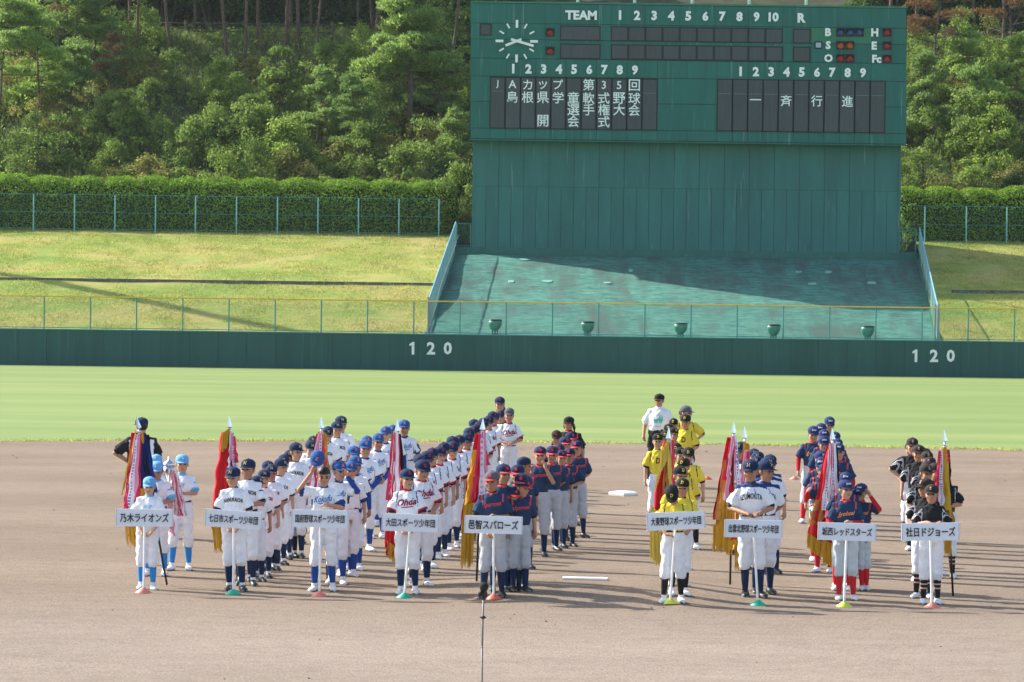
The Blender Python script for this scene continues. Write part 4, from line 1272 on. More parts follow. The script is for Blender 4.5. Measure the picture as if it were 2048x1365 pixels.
def jersey_mesh(pose, style, wide=1.0):
    mb = MB()
    w = wide
    mb.rings([(0, .0, .872, .128 * w, .103 * w), (0, .0, .90, .140 * w, .112 * w), (0, 0, .96, .150 * w, .116 * w), (0, 0, 1.06, .152 * w, .114 * w), (0, 0, 1.14, .155, .106), (0, .004, 1.19, .135, .086), (0, .01, 1.222, .088, .068), (0, .012, 1.240, .060, .055)], 24)
    ax = []
    for s, (el, wr, hd) in zip((-1, 1), ARMS[pose]):
        sh = Vector((s * .130, .008, 1.168)); el = Vector(el)
        en = sh.lerp(el, 0.84)
        mb.tube([sh + Vector((-s * .05, 0, .01)), sh, sh.lerp(en, .5), en], [.050, .064, .068, .074], 14)
        ax.append((sh, (en - sh).normalized(), (en - sh).length))
    me = remesh(mb, 0.0105, 4, 0.5)
    fold(me, 0.015, 11, (1, 1, .6), len(pose) % 7)
    C = facecent(me); idx = np.zeros(len(C), dtype=int)
    x, y, z = C[:, 0], C[:, 1], C[:, 2]
    t_arm = np.full(len(C), -1.0); side_r = np.zeros(len(C))
    for (a, d, Ln) in ax:
        rel = C - np.array(a); t = rel @ np.array(d)
        perp = np.linalg.norm(rel - t[:, None] * np.array(d), axis=1)
        near = (perp < .085) & (np.abs(x) > .135)
        t_arm = np.where(near & (t > t_arm), t, t_arm)
        side_r = np.where(near, 1, side_r)
    Ls = ax[0][2]
    collar = (z > 1.205) & (np.hypot(x, y - .012) < .066 + (y < 0) * 0.004)
    cuff = (t_arm > Ls * 0.88)
    if style == 'coach': idx[(np.abs(np.abs(x) - .125) < .022) & (y > 0) & (z > .9) & (z < 1.19)] = 2
    if style == 'piped': idx[(np.abs(np.abs(x) - (.118 + (1.18 - z) * .16)) < .0065) & (z > 1.03) & (t_arm < Ls * .5)] = 2
    if style == 'panel': idx[(np.abs(x) > .128) & (z < 1.10) & (z > .98) & (side_r == 0)] = 2; idx[(side_r == 1) & (np.abs(y) < .018) & (t_arm > .05)] = 2
    if style == 'arc': idx[(np.abs(np.abs(x) - .128) < .009) & (z > 1.125)] = 1
    if style == 'yoke': idx[(z > 1.196 - .30 * np.maximum(0, np.abs(x) - .09)) & (np.abs(x) < .19)] = 2; idx[(np.abs(np.abs(x) - (.03 + (1.19 - z) * .25)) < .005) & (y < 0) & (z > 1.12) & (z < 1.18)] = 2
    if style == 'slash': idx[(side_r == 1) & (np.abs(y + .05 - .25 * (t_arm - .08)) < .006)] = 2; idx[(side_r == 1) & (np.abs(y + .025 - .25 * (t_arm - .08)) < .005)] = 2; idx[(np.abs(x) > .115) & (np.abs(np.abs(x) - .135) < .006) & (z > .95) & (z < 1.15)] = 2
    idx[collar] = 1
    if style in ('piped', 'plain_cuff', 'panel'): idx[cuff] = 1
    if style == 'piped': idx[collar] = 1
    return finish(me, idx)

def undersleeve_mesh(pose, longs):
    mb = MB()
    for s, (el, wr, hd) in zip((-1, 1), ARMS[pose]):
        sh = Vector((s * .138, .01, 1.175)); el = Vector(el); wr = Vector(wr)
        if longs: mb.tube([sh.lerp(el, .3), sh.lerp(el, .7), el, el.lerp(wr, .5), el.lerp(wr, .97)], [.048, .046, .041, .036, .029], 12)
        else: mb.tube([sh.lerp(el, .3), sh.lerp(el, .9), sh.lerp(el, 1.0)], [.050, .046, .043], 12)
    mb.rings([(0, .014, 1.19, .063, .060), (0, .012, 1.245, .057, .054), (0, .010, 1.264, .054, .052)], 18)
    mb.capsule((-.13, .012, 1.165), (.13, .012, 1.165), .034, .034); mb.capsule((0, .012, 1.17), (0, .012, 1.22), .05, .05)
    me = remesh(mb, 0.011, 1, 0.4)
    return finish(me, [0] * len(me.polygons), 1)

def trousers_mesh(stance, wide=1.0):
    mb = MB(); w = wide
    mb.rings([(0, 0, .735, .09, .08), (0, 0, .78, .142 * w, .108 * w), (0, 0, .84, .140 * w, .108 * w), (0, 0, .895, .126 * w, .10 * w)], 22)
    for (hp, kn, an, _) in STANCES[stance]:
        hp, kn, an = Vector(hp), Vector(kn), Vector(an)
        cuff = kn.lerp(an, 0.40)
        mb.tube([hp + Vector((0, 0, .02)), hp.lerp(kn, .35), hp.lerp(kn, .75), kn, kn.lerp(an, .22), kn.lerp(an, .33), cuff, cuff + Vector((0, 0, -.012))], [.086, .086, .076, .073, .074, .072, .058, .048], 14)
    me = remesh(mb, 0.0115, 3, 0.5)
    fold(me, 0.015, 10, (1, 1, 1.5), ord(stance))
    C = facecent(me); idx = np.zeros(len(C), dtype=int)
    idx[(np.abs(C[:, 1]) < .010) & (np.abs(C[:, 0]) > .125 * 1.0) & (C[:, 2] < .87)] = 1
    return finish(me, idx, 2)

def belt_mesh(wide=1.0):
    mb = MB(); mb.rings([(0, 0, .878, .134 * wide, .108 * wide), (0, 0, .905, .134 * wide, .109 * wide)], 26)
    return mb.mesh('belt', [M['belt']], True)

def sock_mesh(stance, k):
    hp, kn, an, _ = STANCES[stance][k]; kn, an = Vector(kn), Vector(an)
    mb = MB()
    ts = [.30, .42, .52, .57, .66, .71, .80, .94, 1.02]
    pts = [kn.lerp(an, t) + Vector((0, .006 * math.sin(t * 3), 0)) for t in ts]
    rs = [.046, .049, .047, .0465, .044, .043, .039, .034, .033]
    n = 14
    mb.tube(pts, rs, n, 0, False)
    for i in range(len(ts) - 1):
        if i in (2, 4): 
            for q in range(n): mb.m[i * n + q] = 1
        if i == 7:
            for q in range(n): mb.m[i * n + q] = 2
    me = mb.mesh('sock')
    return finish(me, mb.m, 3)

def shoe_mesh(stance, k):
    hp, kn, an, yaw = STANCES[stance][k]
    prof_ = [(-.165, .010, .030, .020), (-.150, .026, .040, .034), (-.115, .041, .047, .044), (-.07, .044, .055, .055), (-.03, .040, .068, .072), (0.0, .038, .080, .085), (.03, .037, .082, .088), (.052, .032, .076, .080), (.062, .018, .060, .060)]
    V, Fc, mi = [], [], []
    n = 12
    R = Matrix.Rotation(rad(yaw), 3, 'Z')
    for (y, w, h, _) in prof_:
        for q in range(n):
            a = 2 * math.pi * q / n
            cx_, cz_ = math.cos(a), math.sin(a)
            zz = 0.5 * h * (1 + (abs(cz_) ** .7) * (1 if cz_ > 0 else -1))
            ww = w * 1.14 * (abs(cx_) ** .8) * (1 if cx_ > 0 else -1) * (1.0 if zz < h * .6 else .82)
            V.append(Vector((an[0], an[1], 0)) + R @ Vector((ww, y, zz)))
    for i in range(len(prof_) - 1):
        for q in range(n):
            q2 = (q + 1) % n
            Fc.append((i * n + q, (i + 1) * n + q, (i + 1) * n + q2, i * n + q2))
            zc = (V[i * n + q].z + V[(i + 1) * n + q2].z) / 2
            mi.append(1 if zc < .016 else (2 if (i in (2, 4) and q in (1, 4)) else 0))
    Fc.append(tuple(range(n))); mi.append(0); Fc.append(tuple((len(prof_) - 1) * n + q for q in range(n - 1, -1, -1))); mi.append(0)
    mb = MB().add(V, Fc); mb.m = mi
    return finish(mb.mesh('shoe'), mi, 3)

def cap_mesh():
    """crown of six gores with button; brim curves down at the sides; local to head centre"""
    mb = MB(); n, m = 24, 7
    c = Vector((0, .010, .044)); r = (.0895, .105, .083)
    V, Fc, mi = [], [], []
    for i in range(m):
        ph = (math.pi / 2) * (1 - i / m)
        for k in range(n):
            w = 2 * math.pi * k / n
            gore = 1 - .012 * abs(math.cos(3 * w)) ** 6
            sq = 1.0 + 0.10 * math.sin(2 * ph)
            V.append(c + Vector((r[0] * math.sin(ph) * math.cos(w) * gore * sq, r[1] * math.sin(ph) * math.sin(w) * gore * sq, r[2] * math.cos(ph) - (.012 if i == 0 else 0))))
    V.append(c + Vector((0, 0, r[2])))
    for i in range(m - 1):
        for k in range(n):
            k2 = (k + 1) % n; Fc.append((i * n + k, i * n + k2, (i + 1) * n + k2, (i + 1) * n + k)); mi.append(0)
    for k in range(n): Fc.append(((m - 1) * n + k, (m - 1) * n + (k + 1) % n, len(V) - 1)); mi.append(0)
    mb.add(V, Fc); mb.m = mi
    # brim
    nb = 13; B = []
    for t in (0.0, 0.5, 1.0):
        for k in range(nb):
            a = rad(-66 + 132 * k / (nb - 1))
            x0, y0 = .0875 * math.sin(a), .008 - .100 * math.cos(a)
            ext = .074 * math.cos(a * 1.05) ** .7
            B.append(Vector((x0 * (1 + .02 * t), y0 - ext * t, .034 - .014 * t * math.cos(a) - .30 * abs(x0) ** 1.5 * t)))
    Fb, mbb = [], []
    for j in range(2):
        for k in range(nb - 1): Fb.append((j * nb + k, j * nb + k + 1, (j + 1) * nb + k + 1, (j + 1) * nb + k)); mbb.append(1)
    nB = len(B)
    B += [v + Vector((0, 0, -.004)) for v in B[:nB]]
    for j in range(2):
        for k in range(nb - 1): Fb.append((nB + j * nb + k, nB + (j + 1) * nb + k, nB + (j + 1) * nb + k + 1, nB + j * nb + k + 1)); mbb.append(1)
    for k in range(nb - 1): Fb.append((2 * nb + k, 2 * nb + k + 1, nB + 2 * nb + k + 1, nB + 2 * nb + k)); mbb.append(2)
    b0 = len(mb.v); mb.v += [tuple(v) for v in B]; mb.f += [tuple(i + b0 for i in f) for f in Fb]; mb.m += mbb
    b1 = len(mb.f); mb.ellipsoid(c + Vector((0, 0, r[2] + .002)), (.008, .008, .005), 8, 4, 0)
    return finish(mb.mesh('cap'), mb.m, 3)

def hair_mesh(full=False, pony=False, lng=False):
    mb = MB()
    V, Fc = [], []; n, m = 22, 12
    c = Vector((0, .014, .020)); r = (.0845, .100, .0965) if not full else (.087, .102, .101)
    keepf = []
    for i in range(m + 1):
        ph = math.pi * i / m * .86
        for k in range(n):
            w = 2 * math.pi * k / n
            d = Vector((math.sin(ph) * math.cos(w), math.sin(ph) * math.sin(w), math.cos(ph)))
            j = 1 + .02 * noise.noise((d.x * 9, d.y * 9, d.z * 9))
            V.append(c + Vector((d.x * r[0], d.y * r[1], d.z * r[2])) * j)
    for i in range(m):
        for k in range(n):
            q = [(i * n + k), (i + 1) * n + k, (i + 1) * n + (k + 1) % n, i * n + (k + 1) % n]
            cc = sum((V[a] for a in q), Vector()) / 4
            low = -.055 if cc.y > .03 else (-.022 if cc.y > -.02 or lng else .030)
            if lng and cc.y < .02: low = -.045 if abs(cc.x) > .05 else .012
            if full and cc.y < -.02: low = .048
            if cc.z > low: Fc.append(tuple(q))
    mb.add(V, Fc)
    if pony:
        mb.tube([c + Vector((0, .09, -.01)), c + Vector((.02, .135, -.03)), c + Vector((.05, .13, -.10)), c + Vector((.06, .11, -.17))], [.018, .028, .024, .008], 10)
    if lng:
        for s in (-1, 1): mb.tube([c + Vector((s * .075, -.03, .01)), c + Vector((s * .084, -.02, -.06)), c + Vector((s * .080, -.01, -.12))], [.012, .013, .005], 8)
    me = mb.mesh('hair', [M['hair']], True)
    return me

def emblem_mesh(txt, size, cap, shear=0.0, wide=None):
    bm = bmesh.new(); bm.from_mesh(cap); bv = BVHTree.FromBMesh(bm); bm.free()
    V, Fc = text_data(txt, size, 0.035, 0.0, shear, 1.0, 2)
    V = V.copy(); zc = .078
    if wide: V[:, 0] *= wide / (V[:, 0].max() - V[:, 0].min())
    for v in V:
        h = bv.ray_cast(Vector((v[0], -1, zc + v[2] * .95)), Vector((0, 1, 0)))
        v[1] = (h[0].y if h[0] is not None else -.08) - .0035; v[2] = zc + v[2] * .95
    return mesh_np('emblem', V, Fc, [None])

def lettering_mesh(txt, width, height, zc, jm, shear=0.0, arch=0.0, slope=0.0, off=.02, under=False):
    bm = bmesh.new(); bm.from_mesh(jm); bv = BVHTree.FromBMesh(bm); bm.free()
    V, Fc = text_data(txt, 1.0, off, 0.0, shear, 1.0, 2)
    V = V.copy()
    V[:, 0] *= width / (V[:, 0].max() - V[:, 0].min()); V[:, 2] *= height / (V[:, 2].max() - V[:, 2].min())
    if under:
        b = len(V); m = 14
        U = []
        for i in range(m + 1):
            x = -width * .28 + width * .62 * i / m
            U += [(x, 0, -height * .72 - .006 * math.sin(i / m * 3.14)), (x, 0, -height * .60 - .006 * math.sin(i / m * 3.14) + .003 * math.sin(i / m * 3.14))]
        V = np.concatenate([V, np.array(U)]); Fc = list(Fc) + [(b + 2 * i, b + 2 * i + 2, b + 2 * i + 3, b + 2 * i + 1) for i in range(m)]
    # cut long faces by sampling the chest at each vertex
    for v in V:
        z = zc + v[2] + arch * (1 - (v[0] / (width / 2)) ** 2) + slope * v[0]
        h = bv.ray_cast(Vector((v[0], -1, z)), Vector((0, 1, 0)))
        v[1] = (h[0].y if h[0] is not None else -.11) - .006; v[2] = z
    return mesh_np('lettering', V, Fc, [None])

# -- team kits -------------------------------------------------------
def cl(name, col, **k): return cloth(name, col, **k)
WHITE = cl('white jersey cloth', (0.80, 0.81, 0.84)); WPANT = cl('white trouser cloth', (0.76, 0.77, 0.82), scale=10)
GREY = cl('grey trouser cloth', (0.44, 0.46, 0.50), scale=10); NAVY = cl('navy cloth', (0.012, 0.028, 0.075)); NAVYJ = cl('navy jersey cloth', (0.020, 0.045, 0.100))
ROYAL = cl('royal blue cloth', (0.02, 0.065, 0.28)); CAPBLUE = cl('blue cap cloth', (0.028, 0.095, 0.27)); SKY = cl('sky blue cloth', (0.15, 0.39, 0.66)); SOCKBLUE = cl('bright blue sock', (0.03, 0.24, 0.62))
BLACK = cl('black cloth', (0.016, 0.016, 0.018)); BROWNBLK = cl('dark brown cap cloth', (0.035, 0.026, 0.022)); YELLOW = cl('yellow jersey cloth', (0.78, 0.60, 0.055))
RED = cl('red cloth', (0.55, 0.022, 0.030)); CORAL = cl('coral red cloth', (0.70, 0.07, 0.075)); ORANGE = cl('orange cloth', (0.75, 0.24, 0.08)); GOLD = cl('gold thread', (0.62, 0.46, 0.16))
PINK = cl('pink thread', (0.80, 0.22, 0.30)); SALMON = cl('salmon thread', (0.62, 0.36, 0.30)); TEAL = cl('teal print', (0.05, 0.52, 0.40)); BRIGHTRED = cl('bright red thread', (0.75, 0.03, 0.045))
YEL2 = cl('yellow thread', (0.82, 0.58, 0.05)); LBLUE = cl('light blue print', (0.16, 0.50, 0.80)); SOLE = plain('shoe sole', (0.30, 0.30, 0.30), 0.7); SHOEW = plain('white shoe leather', (0.70, 0.70, 0.68), 0.5, var=.08)
SHOEB = plain('black shoe leather', (0.022, 0.022, 0.024), 0.45); SILV = plain('silver trim', (0.45, 0.45, 0.46), 0.4); GREYCAP = cl('grey cap cloth', (0.10, 0.11, 0.13)); MAROON = cl('maroon thread', (0.28, 0.02, 0.07))
DKBLUEP = cl('navy print', (0.02, 0.05, 0.16)); PRBLUE = cl('blue script print', (0.05, 0.20, 0.52)); WHT = cl('white thread', (0.8, 0.8, 0.82)); ORP = cl('orange script print', (0.85, 0.30, 0.08))

TEAM = {
 'T1': dict(cap=(SKY, SKY, SKY), em=('n', WHT, .032, 0, None), jer=(WHITE, LBLUE, LBLUE), style='plain_cuff', let=('のぎ', LBLUE, .12, .055, 1.10), us=(SKY, False), pant=(WPANT, MAROON), sock=(SOCKBLUE, SOCKBLUE, WHT), shoe=(SHOEW, SOLE, SILV), h=1.42,
            who='light blue cap and white jersey', grp='boys in light blue caps at the far left'),
 'T2': dict(cap=(NAVY, NAVY, GOLD), em=('N', GOLD, .042, 0, None), jer=(WHITE, WHITE, WHITE), style='plain', let=('NANUKAICHI', BLACK, .235, .05, 1.085), us=(NAVY, False), pant=(WPANT, WPANT), sock=(NAVY, NAVY, WHT), shoe=(SHOEB, SOLE, SILV), h=1.46,
            who='navy cap with gold N', grp='boys with a gold N on navy caps'),
 'T3': dict(cap=(CAPBLUE, CAPBLUE, CAPBLUE), em=('K', PINK, .042, .15, None), jer=(WHITE, DKBLUEP, DKBLUEP), style='panel', let=('Kokufu', PRBLUE, .23, .075, 1.10), us=(ROYAL, True), pant=(WPANT, WPANT), sock=(ROYAL, ROYAL, WHT), shoe=(SHOEW, SOLE, SILV), h=1.50,
            who='royal blue cap with pink letter', grp='boys in royal blue caps and sleeves'),
 'T4': dict(cap=(NAVY, NAVY, GREYCAP), em=('O', BRIGHTRED, .040, 0, .030), jer=(WHITE, RED, DKBLUEP), style='piped', let=('Ohda', MAROON, .24, .085, 1.10), us=(NAVY, False), pant=(WPANT, MAROON), sock=(NAVY, NAVY, WHT), shoe=(SHOEW, SOLE, RED), h=1.505,
            who='red-trimmed white jersey', grp='boys in red-trimmed white jerseys'),
 'T5': dict(cap=(NAVY, CORAL, CORAL), em=('●', BRIGHTRED, .040, 0, None), jer=(NAVYJ, CORAL, WHT), style='arc', let=('Sparrows', CORAL, .22, .075, 1.10), us=(BLACK, False), pant=(GREY, MAROON), sock=(NAVY, NAVY, NAVY), shoe=(SHOEB, SOLE, SHOEB), h=1.44,
            who='navy jersey and red cap brim', grp='children in navy jerseys and red-brimmed caps'),
 'T6': dict(cap=(BLACK, BLACK, YEL2), em=('D', YEL2, .044, .15, .040), jer=(YELLOW, YELLOW, BLACK), style='piped', let=('D', BLACK, .07, .09, 1.08), us=(BLACK, False), pant=(WPANT, WPANT), sock=(BLACK, BLACK, WHT), shoe=(SHOEW, SOLE, SHOEW), h=1.46,
            who='yellow jersey and black cap', grp='children in yellow jerseys'),
 'T7': dict(cap=(NAVY, NAVY, GREYCAP), em=('H', GOLD, .044, 0, .036), jer=(WHITE, DKBLUEP, DKBLUEP), style='yoke', let=('IZUMOKITA', BLACK, .245, .062, 1.08), us=(NAVY, False), pant=(WPANT, WPANT), sock=(NAVY, NAVY, NAVY), shoe=(SHOEB, SOLE, SHOEB), h=1.50,
            who='white jersey with navy shoulders', grp='boys in white jerseys with navy shoulders'),
 'T8': dict(cap=(cl('blue violet cap cloth', (0.022, 0.036, 0.12)), NAVY, NAVY), em=('Jyohsai', WHT, .03, .3, .075), jer=(NAVYJ, CORAL, WHT), style='arc', let=('Jyohsai', ORP, .23, .07, 1.07), us=(RED, True), pant=(cl('pale grey trouser cloth', (0.52, 0.58, 0.62), scale=10), NAVY), sock=(RED, RED, RED), shoe=(SHOEW, SOLE, SILV), h=1.47,
            who='navy jersey with red sleeves', grp='boys in navy jerseys with red undersleeves'),
 'T9': dict(cap=(BROWNBLK, BROWNBLK, BROWNBLK), em=('S', SALMON, .046, 0, None), jer=(BLACK, BLACK, SILV), style='slash', let=('Shanichi', CORAL, .2, .05, 1.02), us=(BLACK, False), pant=(WPANT, WPANT), sock=(BLACK, SALMON, BLACK), shoe=(SHOEW, SOLE, SILV), h=1.46,
            who='black jersey and dark cap', grp='boys in black jerseys at the far right'),
}
CACHE = {}
def cached(key, fn):
    if key not in CACHE: CACHE[key] = fn()
    return CACHE[key]
CAP = cap_mesh(); HAIR = hair_mesh(); HAIRF = hair_mesh(full=True); HAIRG = hair_mesh(lng=True); HAIRP = hair_mesh(lng=True, pony=True)
EMBLEM = {k: emblem_mesh(t['em'][0], t['em'][2] * 1.25, CAP, t['em'][3], t['em'][4]) for k, t in TEAM.items()}
def slots(o, mats):
    for i, m_ in enumerate(mats):
        o.material_slots[i].link = 'OBJECT'; o.material_slots[i].material = m_
    return o

def person(tm, loc, h, label, group, pose='sides', stance='a', yaw=0.0, head=(0, 0, 0), hair=None, cap=True, cap_at=None, cap_mats=None, over=None, adult=False, wide=1.0, lettering=True, cat='person', glasses=False, fat=1.0):
    T = dict(TEAM[tm]); 
    if over: T.update(over)
    hs = 0.86 if adult else 1.0
    HM = head_matrix(*head, hs)
    body = cached(('b', pose, head, stance, adult), lambda: body_mesh(pose, HM, stance))
    o = link('person', body, None, loc)
    s = h / (1.50 if not adult else 1.468)
    wx = 1.02 if adult else fat
    o.rotation_euler = (rad(random.uniform(-1.3, 1.3)), rad(random.uniform(-1.5, 1.5)), rad(yaw)); o.scale = (s * wx, s * wx, s)
    setp(o, label, cat, group)
    jm = cached(('j', pose, T['style'], wide), lambda: jersey_mesh(pose, T['style'], wide))
    slots(link('jersey', jm, o), T['jer'])
    if lettering and T['let']:
        tx, mt, w, hh, zc = T['let']
        sc_ = {'Kokufu': .35, 'Ohda': .3, 'Sparrows': .3, 'Jyohsai': .35}.get(tx, 0)
        lm = cached(('l', pose, tx, wide), lambda: lettering_mesh(tx, w, hh, zc, jm, sc_, .022 if tx in ('NANUKAICHI', 'IZUMOKITA') else 0, .10 if sc_ else 0, .035 if tx in ('NANUKAICHI', 'Ohda') else .02, under=tx in ('Kokufu', 'Ohda')))
        slots(link('lettering', lm, o), [mt])
    um, longs = T['us']
    slots(link('undershirt', cached(('u', pose, longs), lambda: undersleeve_mesh(pose, longs)), o), [um])
    slots(link('trousers', cached(('t', stance, wide), lambda: trousers_mesh(stance, wide)), o), T['pant'])
    link('belt', cached(('belt', wide), lambda: belt_mesh(wide)), o)
    for k in (0, 1):
        slots(link('sock', cached(('s', stance, k), lambda: sock_mesh(stance, k)), o), T['sock'])
        slots(link('shoe', cached(('f', stance, k), lambda: shoe_mesh(stance, k)), o), T['shoe'])
    HL = HM @ Matrix.Translation(HC)
    hm = hair or HAIR
    ho = link('hair', hm, o); ho.matrix_local = HL
    if cap:
        co = link('cap', CAP, o); co.matrix_local = HL if cap_at is None else cap_at
        slots(co, cap_mats or T['cap'])
        if T['em'] is not None: slots(link('emblem', EMBLEM[tm], co), [T['em'][1]])
    if glasses:
        mb = MB()
        for s_ in (-1, 1):
            pts_ = [(s_ * .031 + .021 * math.cos(a), -.097, .002 + .014 * math.sin(a)) for a in np.linspace(0, 2 * math.pi, 13)]
            mb.tube(pts_, .0022, 4)
            mb.tube([(s_ * .052, -.095, .004), (s_ * .082, -.01, .004)], .002, 4)
        g = mb.obj('glasses', M['belt'], o); g.matrix_local = HL
    return o

def ground_from_head(px, py, h):
    """where a person h tall stands whose cap top is seen at (px, py)"""
    lo, hi = 25.0, 110.0
    for _ in range(40):
        d = (lo + hi) / 2
        p = at(px, py, d)
        if p.z > h + ground_z(p.x, d): lo = d
        else: hi = d
    p = at(px, py, d)
    return Vector((p.x, d - 0.0, ground_z(p.x, d)))

ORD = ['first', 'second', 'third', 'fourth', 'fifth', 'sixth', 'seventh', 'eighth', 'ninth', 'tenth', 'eleventh', 'twelfth', 'thirteenth', 'fourteenth', 'fifteenth', 'sixteenth', 'seventeenth', 'eighteenth', 'nineteenth', 'twentieth', 'twenty-first', 'twenty-second', 'twenty-third', 'twenty-fourth', 'twenty-fifth']
POSETXT = {'sides': 'arms straight down', 'loose': 'arms hanging', 'back': 'hands behind his back', 'front': 'hands clasped low', 'hip': 'hand on hip', 'belly': 'hands held at the waist', 'cap_adj': 'hand raised to the cap', 'face_l': 'hand raised to the face', 'face_r': 'hand raised to the face'}
# cap-top pixels, front to back;  (x, y[, dict])
R_ = dict
PEOPLE = {
 'T1': [(294, 952, R_(pose='sign_low', h=1.37, head=(0, 6, 0))), (315, 921, R_(pose='flag', h=1.46, stance='b')), (317, 908, R_(h=1.46)), (364, 908, R_(pose='trophy', h=1.50, stance='b', head=(12, 0, 0)))],
 'T2': [(472, 933, R_(pose='sign_low', h=1.50)), (494, 917, R_(h=1.56, pose='flag', head=(-18, 0, 0), stance='c')), (512, 951, R_(h=1.32, pose='sides', head=(40, 0, 0))), (527, 938, R_(h=1.375)), (546, 928, R_(h=1.38)), (536, 921, R_(h=1.42)), (556, 916, R_(h=1.41, head=(40, 0, 0))), (570, 908, R_(h=1.42)), (579, 899, R_(h=1.46, pose='loose')), (593, 884, R_(h=1.57, head=(40, 0, 0), pose='loose')), (620, 880), (622, 871), (649, 855.5), (661, 852), (677, 842, R_(h=1.55)), (683, 831, R_(h=1.60))],
 'T3': [(651, 933, R_(pose='cap_lift', h=1.51, head=(8, 12, 0), special='lift', stance='b')), (674, 921, R_(h=1.53, pose='cap_adj', head=(40, 0, 0))), (692, 956, R_(h=1.25)), (697, 922, R_(h=1.47)), (708, 910, R_(h=1.50, head=(22, 0, 0))), (706, 891, R_(h=1.5)), (727, 878, R_(h=1.56, pose='front', stance='b')), (733, 871), (754, 866, R_(h=1.54)), (767, 852), (785, 849), (813.5, 839, R_(h=1.58, pose='back'))],
 'T4': [(819, 937, R_(pose='sign_low')), (842.5, 918, R_(h=1.56)), (839, 909, R_(h=1.52)), (856, 902, R_(h=1.54)), (866, 895), (878, 892), (887, 884), (904, 882), (904, 871.5), (911, 872.5), (919, 869.5), (933, 865), (933, 854.5, R_(h=1.56)), (953, 850), (958, 842.5), (950, 838), (965, 835), (982, 830), (990, 824), (982, 822), (1000, 819.5), (1018, 815, R_(h=1.60, pose='belly', capm=(GREYCAP, GREYCAP, GREYCAP))), (999, 811), (1000, 793, R_(h=1.68))],
 'T5': [(990, 941, R_(pose='sign_split', h=1.50, head=(-18, 0, 0), stance='b', capm=(GREYCAP, CORAL, CORAL))), (1002, 927, R_(h=1.53, pose='flag')), (1026, 973, R_(h=1.245)), (1039, 956, R_(h=1.35, head=(40, 8, 0))), (1038, 946, R_(h=1.40)), (1032, 928, R_(h=1.45)), (1051, 913, R_(h=1.48, head=(75, 0, 0))), (1076, 892, R_(h=1.52, pose='face_r', stance='b')), (1103, 891, R_(h=1.48, stance='b')), (1120, 899, R_(h=1.40)), (1135, 895.5, R_(h=1.41, pose='belly', head=(-18, 0, 0))), (1123.5, 887), (1156.5, 880.5, R_(pose='back', h=1.44, head=(-40, 0, 0))), (1130, 873), (1141, 864), (1115.6, 859.5, R_(h=1.44, capm=(BROWNBLK, BROWNBLK, BROWNBLK)))],
 'T6': [(1349, 980, R_(pose='sign_bow', h=1.325, head=(0, 38, -12), stance='b', special='bow')), (1360, 955.5, R_(h=1.40, head=(-18, 0, 0))), (1360, 931.5, R_(h=1.46, head=(22, 0, 0))), (1365, 915, R_(h=1.48)), (1381, 893.5, R_(h=1.46, pose='face_l', hair='girl', stance='b')), (1358.5, 894), (1357, 885), (1318, 866, R_(pose='sides', h=1.50, stance='b')), (1335, 861, R_(pose='loose')), (1351, 854), (1334, 847), (1350.5, 836), (1366.5, 828, R_(h=1.56, head=(0, 6, 0))), (1363.5, 818), (1370.5, 810.5, R_(h=1.62, pose='hip', head=(40, 0, 0), capm=(GREYCAP, GREYCAP, GREYCAP)))],
 'T7': [(1507, 917.5, R_(pose='sign_high', h=1.66)), (1529, 919.5, R_(h=1.63, head=(40, 0, 0))), (1511, 911), (1541, 913, R_(h=1.53, head=(22, 0, 0))), (1519, 902), (1513, 896.5), (1484, 883, R_(pose='flag_l', h=1.58)), (1536, 908)],
 'T8': [(1696, 959, R_(pose='sign_split', h=1.45)), (1721, 966, R_(h=1.33, pose='cap_adj', stance='b')), (1715, 974, R_(h=1.28, head=(40, 0, 0))), (1688, 944), (1685, 952, R_(h=1.40)), (1649, 913, R_(h=1.5, pose='flag_l')), (1650, 926, R_(h=1.44, pose='flag')), (1641.5, 900.5, R_(h=1.52, head=(22, 0, 0))), (1682.5, 886, R_(h=1.54)), (1674, 876), (1652.5, 870.5), (1653, 858, R_(h=1.54)), (1622.5, 851, R_(h=1.55, stance='b')), (1673, 863), (1647, 845.5, R_(h=1.56)), (1655, 832.5, R_(h=1.60))],
 'T9': [(1864.5, 968, R_(pose='sign_over', h=1.43, head=(-18, 0, 0))), (1849, 956, R_(h=1.46, head=(-40, 0, 0))), (1895, 930, R_(pose='flag', h=1.47)), (1846, 926.5, R_(h=1.52, head=(22, 0, 0))), (1867, 925), (1859, 921), (1862, 913), (1860.5, 901.5), (1849, 896, R_(head=(-40, 0, 0))), (1834, 889, R_(h=1.52, pose='loose')), (1826, 883), (1823, 874.5, R_(h=1.55, pose='hip_l', head=(0, 0, 0)))],
}
YAWS = {'T1': 2, 'T2': 6, 'T3': 4, 'T4': 8, 'T5': 6, 'T6': 0, 'T7': 4, 'T8': -2, 'T9': -4}
RP = {'T2': ['sides', 'sides', 'front'], 'T3': ['sides', 'front', 'loose'], 'T4': ['sides', 'sides', 'loose', 'front'], 'T5': ['sides', 'loose', 'back'], 'T6': ['sides', 'front'], 'T7': ['sides', 'back'], 'T8': ['sides', 'loose'], 'T9': ['back', 'front', 'sides'], 'T1': ['sides']}
FRONTS = {}
